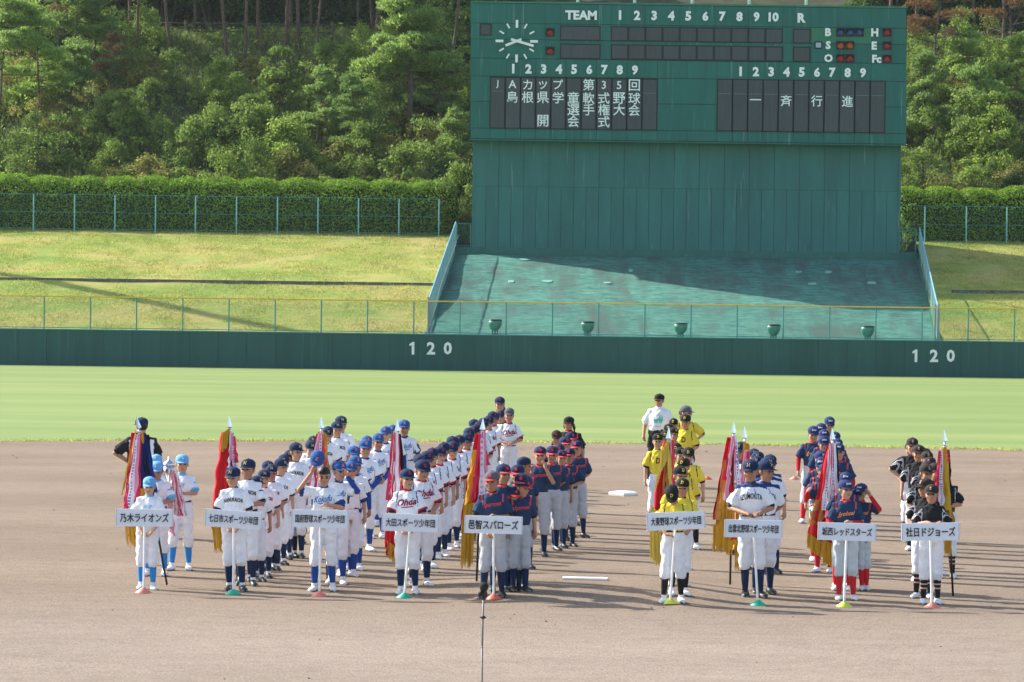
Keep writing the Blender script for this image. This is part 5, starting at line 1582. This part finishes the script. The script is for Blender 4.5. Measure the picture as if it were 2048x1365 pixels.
for tm, lst in PEOPLE.items():
    T = TEAM[tm]
    for i, it in enumerate(lst):
        px, py = it[0], it[1]; r = dict(it[2]) if len(it) > 2 else {}
        random.seed(hash((px, i)) % 9999 if False else int(px * 7 + i))
        h = r.get('h', T['h'] + random.uniform(-.03, .04))
        pose = r.get('pose', random.choice(RP[tm])); stance = r.get('stance', random.choice('aac'))
        head = r.get('head', random.choice([(0, 0, 0), (0, 9, 0), (22, 0, 0), (-18, 4, 0)]))
        p = ground_from_head(px, py, h)
        if i == 0: p = Vector((p.x, p.y, p.z)); FRONTS[tm] = p
        if i == 0: lab = {'T1': 'boy in light blue cap holding the leftmost team sign with both hands', 'T2': 'boy in navy cap holding the second sign from the left', 'T3': 'bareheaded boy lifting his blue cap while holding the third sign from the left',
                          'T4': 'boy in red-trimmed white jersey holding the fourth sign from the left', 'T5': 'child in navy jersey holding the sign behind the microphone stand', 'T6': 'boy in yellow jersey with bowed head holding a tilted sign',
                          'T7': 'tall boy in white jersey resting both hands on top of his sign', 'T8': 'boy in navy jersey and red socks holding the second sign from the right', 'T9': 'boy in black jersey resting both hands on the rightmost sign'}[tm]
        else:
            extra = {'flag': ', holding a team flag', 'flag_l': ', holding a team flag', 'trophy': ', carrying a silver cup'}.get(pose, '')
            who = 'girl' if r.get('hair') else ('child' if tm in ('T5', 'T6') else 'boy')
            lab = '%s with %s, %s in that line%s' % (who, T['who'], ORD[i], extra)
        kw = dict(fat=random.uniform(.88, .99) if i else .96)
        if r.get('special') == 'lift':
            kw['cap_at'] = Matrix.Translation((-.075, -.11, 1.545)) @ Matrix.Rotation(rad(12), 4, 'Y') @ Matrix.Rotation(rad(24), 4, 'X'); kw['hair'] = HAIRF
        if r.get('special') == 'bow': h = 1.42
        if r.get('hair') == 'girl': kw['hair'] = HAIRG
        if r.get('capm'): kw['cap_mats'] = r['capm']
        if tm == 'T3': kw['over'] = dict(us=(ROYAL, random.random() < .65 and i > 0 or i in (1,)))
        person(tm, p, h if r.get('special') != 'lift' else 1.53, lab, T['grp'], pose, stance, YAWS[tm] * (0 if i == 0 else 1) + (random.uniform(-13, 13) if i else 0), head, **kw)

# woman and men behind the lines
p = ground_from_head(1138.6, 832.5, 1.58)
person('T5', p, 1.58, 'woman with black cap and ponytail standing behind the red-brimmed caps', None, 'sides', 'a', -4, (-18, 0, 0), HAIRP, adult=True, over=dict(style='arc', em=None, let=None, jer=(BLACK, CORAL, BLACK), pant=(BLACK, BLACK)), cap_mats=(BLACK, BLACK, CORAL), lettering=False)
p = ground_from_head(1316, 787, 1.72)
o = person('T6', p, 1.72, 'man with glasses in white shirt with a green print, standing behind the yellow jerseys', None, 'loose', 'b', -6, (-18, 0, 0), None, adult=True, wide=1.16, over=dict(style='plain', em=None, let=None, jer=(WHITE, WHITE, WHITE), us=(WHITE, False), pant=(BLACK, BLACK)), cap_mats=(BLACK, BLACK, ORANGE), lettering=False, glasses=True)
jm = CACHE[('j', 'loose', 'plain', 1.16)]
mbp = MB()
bmj = bmesh.new(); bmj.from_mesh(jm); bvj = BVHTree.FromBMesh(bmj); bmj.free()
def onchest(x, z):
    h_ = bvj.ray_cast(Vector((x, -1, z)), Vector((0, 1, 0))); return Vector((x, (h_[0].y if h_[0] is not None else -.1) - .006, z))
for k in range(7):       # spiky crown-shaped print with bars
    x0_ = -.075 + k * .021; zt_ = 1.115 + .03 * math.sin(k * .55)
    mbp.add([onchest(x0_, 1.04), onchest(x0_ + .021, 1.04), onchest(x0_ + .0105, zt_ + .02)], [(0, 1, 2)])
for k in range(5):
    z_ = 1.0 + k * .011; mbp.add([onchest(-.07 + .004 * k, z_), onchest(-.005, z_), onchest(-.005, z_ + .008), onchest(-.07 + .004 * k, z_ + .008)], [(0, 1, 2, 3)])
    mbp.add([onchest(.015, z_), onchest(.062, z_), onchest(.062, z_ + .007), onchest(.015, z_ + .007)], [(0, 1, 2, 3)])
mbp.obj('print', TEAL, o)
slots(link('lettering', lettering_mesh('2015', .085, .026, .945, jm, 0, 0, 0, .01), o), [LBLUE])
p = ground_from_head(286, 834, 1.74)
person('T2', p, 1.74, 'man seen from behind in dark jacket with white back panels, left of the field', None, 'hip', 'b', 184, (22, 0, 0), None, adult=True, wide=1.15, over=dict(style='coach', em=None, let=None, jer=(BLACK, BLACK, WHT), us=(BLACK, False), pant=(BLACK, BLACK)), cap_mats=(NAVY, NAVY, NAVY), lettering=False)
for o_ in [o for o in COL.objects if o.parent is None and o.get('category') == 'person' and o.get('label', '').startswith(('man', 'woman'))]: pass

# ------------------------------------------------------------------ signs on poles with disc markers
SIGNS = [('T1', '乃木ライオンズ', 289, 1036, 285, 1188, -0.3, 'salmon'), ('T2', '七日市スポーツ少年団', 467, 1039, 465, 1191, 3.0, 'green'), ('T3', '国府野球スポーツ少年団', 640, 1038, 638, 1195, 0.3, 'salmon'),
         ('T4', '大田スポーツ少年団', 821, 1046, 808, 1198, 1.2, 'green'), ('T5', '邑智スパローズ', 987, 1050, 987, 1202, 0.8, 'red'), ('T6', '大東野球スポーツ少年団', 1352, 1042, 1341, 1211, -3.0, 'yellow'),
         ('T7', '出雲北野球スポーツ少年団', 1507, 1058, 1517, 1213, 0.5, 'green'), ('T8', '城西レッドスターズ', 1694, 1064, 1690, 1216, 1.0, 'yellow'), ('T9', '社日ドジョーズ', 1861, 1064, 1866, 1218, -1.6, 'salmon')]
DISC = {'salmon': plain('salmon disc', (0.78, 0.22, 0.16), 0.45), 'green': plain('green disc', (0.02, 0.42, 0.24), 0.45), 'red': plain('red disc', (0.80, 0.13, 0.07), 0.45), 'yellow': plain('yellow green disc', (0.62, 0.68, 0.06), 0.45)}
def disc(px, py, colr, label):
    d = 25.0
    while at(px, py, d).z > ground_z(at(px, py, d).x, d): d += 0.02
    p = at(px, py, d)
    y = p.y + 0.095
    o = MB().rings([(0, 0, 0.0, .098, .098), (0, 0, .008, .096, .096), (0, 0, .055, .028, .028), (0, 0, .06, .024, .024)], 28, cap=False).obj('disc_marker', DISC[colr], None, True)
    o.location = (p.x, y, ground_z(p.x, y) + .002); o.rotation_euler = (rad(random.uniform(-2, 2)), rad(random.uniform(-2, 2)), 0)
    return setp(o, label, 'cone', 'disc markers on the dirt'), o.location.copy()
for i, (tm, txt, sx, sy, bx, by, rot, colr) in enumerate(SIGNS):
    names = ['leftmost sign', 'second sign from the left', 'third sign from the left', 'fourth sign from the left', 'fifth sign from the left', 'fourth sign from the right', 'third sign from the right', 'second sign from the right', 'rightmost sign']
    o_, bl = disc(bx, by, colr, '%s disc marker at the pole foot of the %s' % ({'salmon': 'salmon pink', 'green': 'green', 'red': 'orange red', 'yellow': 'yellow green'}[colr], names[i]))
    fp = FRONTS[tm]
    sp = at(sx, sy, min(bl.y + .0, fp.y - 0.27))
    s = empty('team_sign', (bl.x, bl.y, bl.z + .02))
    setp(s, 'white %s on a pole reading %s' % (names[i], txt), 'sign', 'team name signs on poles')
    c = sp - s.location
    bd = MB().box(-.3425, .3425, -.010, .010, -.104, .104).obj('board', M['signwhite'], s, loc=c); bd.rotation_euler = (0, rad(rot), 0)
    wmax = .585
    nch = len(txt)
    hgt = .098 if nch > 8 else (.105 if nch > 7 else .11)
    wd = min(wmax, nch * .083)
    t_ = text_obj('lettering', txt, (0, -.0125, 0), M['signblack'], bd, width=wd, height=hgt, offset=.016 if nch < 9 else .009, extrude=.006)
    top = c + Vector((0, .024, .02)); base_y = max(0.0, c.y + .024)
    MB().tube([(0, base_y, 0.0), top], .0145, 8).obj('pole', M['white'], s)
    for x_ in (-.334, .334): MB().box(x_ - .006, x_ + .006, -.0125, .012, -.104, .104).obj('edge_strip', M['cell_line'] if False else plain('sign edge', (0.55, 0.58, 0.62), 0.5), bd)
disc(1415, 960, 'red', 'orange red disc marker on the dirt behind the yellow jerseys'); disc(1590, 960, 'salmon', 'salmon pink disc marker on the dirt left of the red-sleeved boys')

# ------------------------------------------------------------------ bases
p = Vector((at(1170, 1163, 42.7).x, 42.75, 0))
o = MB().box(-.275, .275, -.075, .075, 0, .022).obj('pitching_rubber', M['white']); o.location = (p.x, p.y, ground_z(p.x, p.y) + .004); o.rotation_euler = (0, 0, rad(-3))
setp(o, 'white pitching rubber lying on the mound in the shadows', 'pitching plate')
d = 55.0
while at(1247, 993, d).z > 0.0: d += .05
p = at(1247, 993, d)
mb = MB(); mb.rings([(0, 0, 0, .25, .25), (0, 0, .035, .262, .262), (0, 0, .055, .25, .25), (0, 0, .072, .20, .20), (0, 0, .08, .10, .10)], 4)
o = mb.obj('base', M['white']); o.location = (p.x, p.y + .2, ground_z(p.x, p.y + .2)); setp(o, 'white second base bag behind the mound', 'base')
o.rotation_euler = (0, 0, 0)

# ------------------------------------------------------------------ microphone on its stand
d = 30.2
mt_ = at(967, 1192, d)
M['steel2'] = plain('stand tube', (0.20, 0.20, 0.20), 0.5, var=.05)
s = empty('microphone_stand', (mt_.x, d, 0)); setp(s, 'slim microphone stand with a black furry microphone in front of the middle sign', 'microphone')
MB().tube([(0, 0, 0.01), (-0.006, 0, .62)], .0085, 8).obj('lower_tube', M['steel2'], s, True)
MB().tube([(-0.006, 0, .60), (0, 0, mt_.z - .03)], .0085, 8).obj('upper_tube', M['steel2'], s, True)
zc_ = at(967, 1235, d).z
MB().tube([(0, 0, zc_ - .012), (0, 0, zc_ + .012)], .016, 10).obj('clutch', M['belt'], s, True)
mb = MB(); mb.cbox((0, 0, zc_), .055, .02, .010); mb.obj('knob', M['belt'], s)
mb = MB(); mb.capsule((.004, -.05, mt_.z + .085), (.0, .06, mt_.z + .05), .040, .032, 12); mb.obj('windshield', plain('foam', (0.018, 0.018, 0.018), 0.95), s, True)
mb = MB(); mb.capsule((.0, 0, mt_.z - .02), (.0, 0.0, mt_.z + .04), .018, .016, 8); mb.cbox((-.02, -.0, mt_.z + .02), .05, .05, .035); mb.obj('holder', M['belt'], s, True)
for k in range(3):
    a = rad(90 + 120 * k); MB().tube([(0, 0, .05), (.28 * math.cos(a), .28 * math.sin(a), .012)], .009, 6).obj('leg', M['belt'], s)

# ------------------------------------------------------------------ flags
RIB_R = cl('ribbon red', (0.68, 0.04, 0.10)); RIB_W = cl('ribbon white', (0.80, 0.78, 0.82)); RIB_P = cl('ribbon purple print', (0.24, 0.16, 0.45)); RIB_K = cl('ribbon pink', (0.78, 0.28, 0.40))
FGOLD = cl('gold fringe', (0.62, 0.34, 0.03), scale=40, strength=.6); FYEL = cl('yellow fringe', (0.68, 0.52, 0.10), scale=40, strength=.6); FRED = cl('flag red', (0.62, 0.02, 0.03)); FNAVY = cl('flag navy', (0.015, 0.03, 0.16)); FMIX = cl('brocade', (0.55, 0.22, 0.06), scale=50, strength=.6)
METAL = plain('polished finial', (0.62, 0.66, 0.70), 0.12, 1.0, var=.02); POLEB = plain('black lacquer pole', (0.015, 0.013, 0.012), 0.3)
CHECK = cl('gold mesh cloth', (0.60, 0.38, 0.04), scale=70, strength=.8)

def drape(name, P0, P1, w0, w1, folds, depth, mats, parent, nu=26, nv=26, ph=0.0, zig=0.0, midx=None, y0=0.0, curve=0.0, thin=True):
    """hanging cloth between two points (x, z), widths w0 -> w1, vertical folds"""
    V, Fc, mi = [], [], []
    for j in range(nv + 1):
        v = j / nv
        x = P0[0] + (P1[0] - P0[0]) * v + curve * math.sin(v * math.pi); z = P0[1] + (P1[1] - P0[1]) * v
        w = w0 + (w1 - w0) * v ** .8
        for i in range(nu + 1):
            u = i / nu
            yy = y0 + depth * 1.25 * (.3 + .7 * v) * math.sin(u * folds * 2 * math.pi + ph + 1.4 * v + 1.5 * noise.noise((v * 3, ph, u))) + .012 * noise.noise((u * 5, v * 7, ph))
            zz = z + (zig * math.sin(u * 6.1 + ph) * v if j == nv or True else 0)
            xx = x + (u - .5) * w * (1 + .25 * noise.noise((v * 4, ph, 3))) + .034 * noise.noise((u * 3 + ph, v * 5, 1)) * v
            V.append((xx, yy, zz))
    for j in range(nv):
        for i in range(nu):
            a = j * (nu + 1) + i; Fc.append((a, a + 1, a + nu + 2, a + nu + 1)); mi.append(midx(i / nu, j / nv) if midx else 0)
    return link(name, mesh_np(name, V, Fc, mats, True, mi), parent)

def fringe(P0, P1, n, ln, mat, parent, y0=0.0, sway=.02, lean=0.0):
    """row of hanging strands along a line (x, z)"""
    V, Fc = [], []
    for i in range(n):
        u = (i + random.random() * .6) / n
        x = P0[0] + (P1[0] - P0[0]) * u; z = P0[1] + (P1[1] - P0[1]) * u
        y = y0 + .012 * math.sin(u * 19) + random.uniform(-.006, .006)
        l = ln * random.uniform(.75, 1.05); w = .0042
        b = len(V); x2 = x + lean * l + random.uniform(-sway, sway) * .5
        for (xx, zz) in ((x, z), ((x + x2) / 2 + .002, z - l * .5), (x2, z - l)):
            V += [(xx - w, y, zz), (xx + w, y - .002, zz), (xx, y + .006, zz)]
        for j in (0, 3): Fc += [(b + j, b + j + 1, b + j + 4, b + j + 3), (b + j + 1, b + j + 2, b + j + 5, b + j + 4), (b + j + 2, b + j, b + j + 3, b + j + 5)]
    return link('fringe', mesh_np('fringe', V, Fc, [mat]), parent)

def ribbon(P0, P1, w, parent, txt=None, y0=-.04, kind=0, ph=0.0, curve=0.0):
    def mi(u, v):
        if kind == 1: return 1 if (u < .2 or u > .8) else 0
        if kind == 2: return 1
        if kind == 3: return 3 if not (u < .2 or u > .8) else 0
        if .3 < u < .7 and int(v * 46) % 2 == 0 and v > .08: return 2
        return 1 if (u < .2 or u > .8) else 0
    o = drape('ribbon', P0, P1, w * .75, w, .5, .010, [RIB_W, RIB_R, RIB_P, RIB_K], parent, 5, 46, ph, 0, mi, y0, curve)
    if txt:
        for k, ch in enumerate(txt):
            v = (k + .9) / (len(txt) + 1.2)
            x = P0[0] + (P1[0] - P0[0]) * v + curve * math.sin(v * math.pi); z = P0[1] + (P1[1] - P0[1]) * v
            text_obj('lettering', ch, (x, y0 - .024, z), RIB_P, o, height=min(.034, .7 * abs(P1[1] - P0[1]) / len(txt)) * (.12 if ch == 'ー' else 1), offset=.01, extrude=.002)
    return o

def flag(tip, basep, d, label, cloth_m, cloth_g, fringe_m, fringes, ribs, extra=(), spear=.17):
    T_ = at(tip[0], tip[1], d); 
    dd = d
    B_ = at(basep[0], basep[1], d); gz = ground_z(B_.x, d)
    o = empty('team_flag', (T_.x, d, gz)); setp(o, label, 'flag', 'furled team flags on poles')
    t = Vector((0, 0, T_.z - gz)); b = Vector((B_.x - T_.x, 0, max(0.0, B_.z - gz)))
    ax = (t - b).normalized()
    fb = t - ax * spear
    MB().tube([b, fb - ax * .03], .0135, 8).obj('pole', POLEB, o, True)
    W_ = .036
    sd = Vector((ax.z, 0, -ax.x))
    V = [t, fb + sd * W_ + ax * .02, fb - sd * W_ + ax * .02, fb + Vector((0, -.012, 0)) + ax * .02, fb + Vector((0, .012, 0)) + ax * .02, fb - ax * .0]
    mb = MB().add(V, [(0, 3, 1), (0, 2, 3), (0, 1, 4), (0, 4, 2), (5, 1, 3), (5, 3, 2), (5, 4, 1), (5, 2, 4)]); mb.obj('finial', METAL, o)
    mb = MB().tube([fb - ax * .05, fb], .016, 8); mb.tube([fb - ax * .055, fb - ax * .045], .024, 8); mb.obj('ferrule', METAL, o, True)
    q = lambda px, py: ((at(px, py, d).x - T_.x), at(px, py, d).z - gz)
    for (a, c, w0, w1, f_, dp, m_, y0) in cloth_g:
        drape('cloth', q(*a), q(*c), w0 / 163., w1 / 163., f_, dp, [m_], o, y0=y0, ph=a[0] % 6)
    for (a, c, n, ln, m_, y0, lean) in fringes:
        fringe(q(*a), q(*c), n, ln / 163., m_, o, y0, lean=lean)
    for k, (a, c, w, kind, tx) in enumerate(ribs):
        ribbon(q(*a), q(*c), w / 163., o, tx, -.075 - .008 * (k % 4), kind, k * 1.3)
    return o
DF = 43.0
flag((273, 832), (334, 1170), 42.6, 'furled navy flag with gold fringe and pink ribbons behind the leftmost sign', None,
     [((281, 866), (292, 985), 22, 46, 2, .03, FNAVY, 0), ((268, 866), (262, 1042), 12, 30, 1.5, .02, FRED, .02), ((291, 870), (302, 1010), 14, 20, 1, .02, BLACK, .03)],
     None, [((272, 860), (252, 945), 60, 24, FGOLD, -.03, -.1), ((262, 900), (247, 970), 50, 22, FGOLD, -.02, -.1), ((285, 862), (288, 866), 12, 22, FGOLD, -.06, 0), ((270, 975), (296, 978), 30, 40, FGOLD, -.05, 0), ((248, 1030), (272, 1040), 30, 60, FGOLD, -.02, .1)],
     [((275, 868), (252, 1015), 9, 3, None), ((277, 870), (262, 1018), 9, 1, None), ((279, 868), (270, 1012), 9, 3, None), ((274, 880), (257, 1018), 8, 0, None), ((281, 872), (277, 1000), 8, 2, None), ((272, 900), (248, 1012), 8, 2, None)])
flag((458, 830), (475, 1185), 43.0, 'furled red flag with gold top fringe behind the second sign from the left', None,
     [((452, 865), (446, 1010), 18, 44, 2.2, .035, FRED, 0), ((463, 866), (468, 1040), 9, 14, 1, .02, BLACK, -.02), ((448, 990), (442, 1060), 44, 36, 2, .03, FRED, .01)],
     None, [((460, 856), (446, 866), 34, 40, FGOLD, -.04, -.1), ((438, 985), (452, 1000), 30, 40, FGOLD, -.05, -.1), ((424, 1050), (462, 1045), 60, 55, FGOLD, -.02, .12), ((448, 1060), (458, 1066), 24, 46, FGOLD, -.04, 0)],
     [((463, 866), (472, 940), 9, 1, None), ((466, 868), (468, 940), 8, 0, None), ((464, 867), (461, 935), 7, 3, None), ((470, 872), (474, 925), 6, 2, None)])
flag((642, 832), (655, 1185), 43.2, 'flag bundle of red and white ribbons behind the bareheaded boy', None,
     [((646, 868), (650, 960), 14, 18, 1.5, .02, FGOLD, .01), ((640, 868), (640, 1010), 16, 36, 2, .03, FRED, .03)],
     None, [((640, 862), (652, 866), 24, 26, FGOLD, -.03, 0)],
     [((640, 864), (620, 1010), 9, 1, None), ((641, 864), (628, 1015), 9, 2, None), ((642, 864), (636, 1010), 9, 0, None), ((641, 866), (617, 965), 9, 3, None), ((643, 866), (644, 980), 9, 1, None), ((640, 870), (624, 960), 8, 0, None), ((644, 868), (650, 930), 7, 2, None)])
flag((794, 838), (806, 1185), 43.0, 'red flag with many red and white ribbons behind the fourth sign from the left', None,
     [((797, 868), (806, 1010), 10, 20, 1, .02, BLACK, -.01), ((792, 880), (793, 1100), 18, 46, 2.5, .035, FRED, .02), ((790, 1060), (790, 1112), 38, 34, 2, .03, FRED, .0)],
     None, [((775, 1082), (800, 1100), 60, 34, FGOLD, -.02, .05), ((788, 862), (796, 866), 20, 16, RIB_W, -.03, 0)],
     [((790, 864), (776, 1000), 9, 2, None), ((791, 864), (783, 1012), 9, 3, None), ((793, 864), (789, 1010), 10, 1, None), ((794, 866), (795, 1010), 9, 1, None), ((796, 868), (800, 985), 8, 2, None), ((790, 868), (779, 1015), 8, 0, None), ((792, 868), (786, 1005), 8, 2, None)])
flag((966, 835), (953, 1183), 42.8, 'red flag with a lettered white ribbon and long gold fringe behind the middle sign', None,
     [((958, 868), (945, 1045), 14, 46, 2.4, .035, FRED, .01), ((950, 900), (936, 1010), 10, 14, 1, .02, FGOLD, -.03), ((950, 1010), (938, 1080), 40, 26, 2, .03, FGOLD, 0)],
     None, [((924, 1042), (948, 1040), 56, 92, FGOLD, -.03, -.02), ((928, 1010), (950, 1005), 40, 60, FGOLD, -.05, -.1), ((926, 1060), (944, 1058), 40, 60, FGOLD, 0, 0)],
     [((964, 862), (963, 1000), 11, 1, '優勝邑智スポーツ少年団'), ((967, 864), (975, 930), 8, 2, None), ((969, 864), (972, 990), 7, 3, None), ((960, 868), (946, 1000), 7, 2, None)])
flag((1338, 853), (1322, 1180), 43.2, 'red flag with shaggy yellow fringe behind the bowed boy in yellow', None,
     [((1334, 885), (1314, 1070), 14, 32, 2, .03, FRED, .01), ((1336, 900), (1330, 1020), 12, 16, 1.5, .02, FMIX, -.02), ((1344, 890), (1346, 985), 8, 12, 1, .02, BLACK, -.01)],
     None, [((1337, 876), (1322, 905), 60, 44, FYEL, -.05, -.05), ((1336, 878), (1340, 930), 60, 60, FYEL, -.06, .02), ((1326, 910), (1312, 960), 40, 26, FYEL, -.03, -.1), ((1302, 1010), (1330, 1040), 70, 70, FYEL, -.02, .03), ((1300, 1060), (1322, 1068), 60, 66, FYEL, -.03, .04), ((1340, 900), (1344, 960), 30, 30, FYEL, -.07, 0)],
     [((1342, 878), (1349, 980), 8, 0, None), ((1345, 880), (1345, 975), 7, 2, None)])
flag((1467.5, 842), (1460, 1180), 43.4, 'red and brocade flag with orange fringe, left of the white jersey sign bearer', None,
     [((1462, 875), (1446, 1040), 16, 42, 2.4, .035, FRED, .01), ((1452, 920), (1436, 1040), 10, 16, 1, .02, FMIX, -.03), ((1452, 985), (1450, 1090), 34, 44, 2, .03, FGOLD, .0), ((1458, 1040), (1462, 1080), 24, 20, 1, .02, FRED, -.03)],
     None, [((1440, 985), (1464, 985), 46, 44, FGOLD, -.05, 0), ((1426, 1050), (1464, 1060), 80, 52, FGOLD, -.03, 0), ((1440, 1020), (1462, 1010), 40, 50, FGOLD, -.04, 0)],
     [((1468, 870), (1474, 960), 11, 1, '優勝'), ((1466, 870), (1455, 950), 9, 1, None), ((1470, 872), (1477, 1010), 8, 0, None), ((1465, 872), (1450, 1000), 8, 3, None), ((1462, 876), (1448, 960), 7, 2, None)])
flag((1489, 852), (1494, 1180), 43.8, 'second flag beside the white jersey sign bearer, with a gold bow and white ribbons', None,
     [((1492, 900), (1486, 1050), 12, 30, 2, .03, FRED, .02), ((1484, 1000), (1478, 1100), 26, 26, 2, .03, FGOLD, .02)],
     None, [((1486, 884), (1498, 888), 34, 24, FGOLD, -.06, 0), ((1470, 1090), (1492, 1086), 46, 56, FGOLD, 0, 0)],
     [((1490, 900), (1484, 1010), 10, 1, '優勝'), ((1492, 900), (1494, 1010), 10, 1, None), ((1494, 902), (1500, 960), 9, 2, None), ((1490, 902), (1478, 1000), 8, 3, None)])
flag((1664, 855), (1678, 1190), 43.4, 'flag of white and purple ribbons over red cloth behind the second sign from the right', None,
     [((1662, 890), (1641, 1088), 14, 54, 2.6, .035, FRED, .02), ((1670, 890), (1678, 1010), 8, 12, 1, .02, BLACK, -.01), ((1640, 1000), (1630, 1050), 20, 30, 1.5, .02, FMIX, -.01)],
     None, [((1615, 1066), (1650, 1088), 80, 32, FGOLD, -.03, -.03), ((1645, 1078), (1664, 1088), 46, 50, FGOLD, -.04, .02)],
     [((1660, 886), (1646, 1020), 10, 0, None), ((1662, 886), (1654, 1040), 10, 1, None), ((1665, 886), (1664, 1040), 10, 0, None), ((1667, 886), (1672, 1010), 9, 1, None), ((1664, 888), (1658, 1030), 8, 2, None), ((1661, 888), (1650, 1035), 8, 3, None)])
flag((1888, 858), (1906, 1203), 42.6, 'flag with gold mesh cloth and a white ribbon beside the rightmost sign', None,
     [((1888, 898), (1890, 1020), 12, 26, 1.5, .025, CHECK, -.03), ((1882, 905), (1874, 1020), 10, 22, 1.5, .02, FRED, .0), ((1895, 900), (1898, 1010), 8, 14, 1, .02, BLACK, 0), ((1892, 990), (1898, 1060), 20, 24, 2, .03, FGOLD, -.02)],
     None, [((1888, 1050), (1904, 1055), 40, 56, FGOLD, -.02, -.05), ((1886, 894), (1892, 896), 14, 14, FGOLD, -.05, 0)],
     [((1880, 900), (1880, 1010), 10, 0, None), ((1878, 902), (1870, 985), 7, 2, None), ((1893, 900), (1896, 925), 4, 2, None)])

# silver cup with ribbons in the hands of the boy at the left
pc = at(337, 995, 44.2)
o = empty('trophy', (pc.x, 44.2, pc.z)); setp(o, 'tall silver lidded cup with red and white ribbons held by the boy behind', 'trophy')
CUP = plain('silver cup', (0.66, 0.66, 0.68), 0.18, 1.0, var=.03)
k_ = 1 / 160.
MB().rings([(0, 0, 0, .06, .06), (0, 0, .03, .06, .06), (0, 0, .05, .035, .035), (0, 0, .12, .014, .014), (0, 0, .17, .030, .030), (0, 0, .2, .022, .022), (0, 0, .26, .055, .055), (0, 0, .33, .070, .070), (0, 0, .40, .066, .066)], 24).obj('bowl', CUP, o, True)
MB().rings([(0, 0, .402, .072, .072), (0, 0, .42, .074, .074), (0, 0, .45, .055, .055), (0, 0, .47, .02, .02), (0, 0, .49, .012, .012), (0, 0, .51, .016, .016), (0, 0, .525, .003, .003)], 24).obj('lid', CUP, o, True)
for s_ in (-1, 1): MB().tube([(s_ * .06, 0, .28), (s_ * .105, 0, .33), (s_ * .10, 0, .40), (s_ * .066, 0, .39)], .007, 6).obj('handle', CUP, o, True)
for k in range(6):
    ribbon((.05 + .012 * k, .36 - .01 * k), (.085 + .028 * k, -.20 - .015 * (k % 3)), .05, o, None, -.09 - .008 * k, [0, 1, 3, 0, 1, 0][k], k, .01)
for k in range(3): ribbon((-.02 + .03 * k, .02), (.02 + .025 * k, -.42 - .03 * k), .045, o, None, -.05 - .01 * k, [1, 0, 3][k], k)
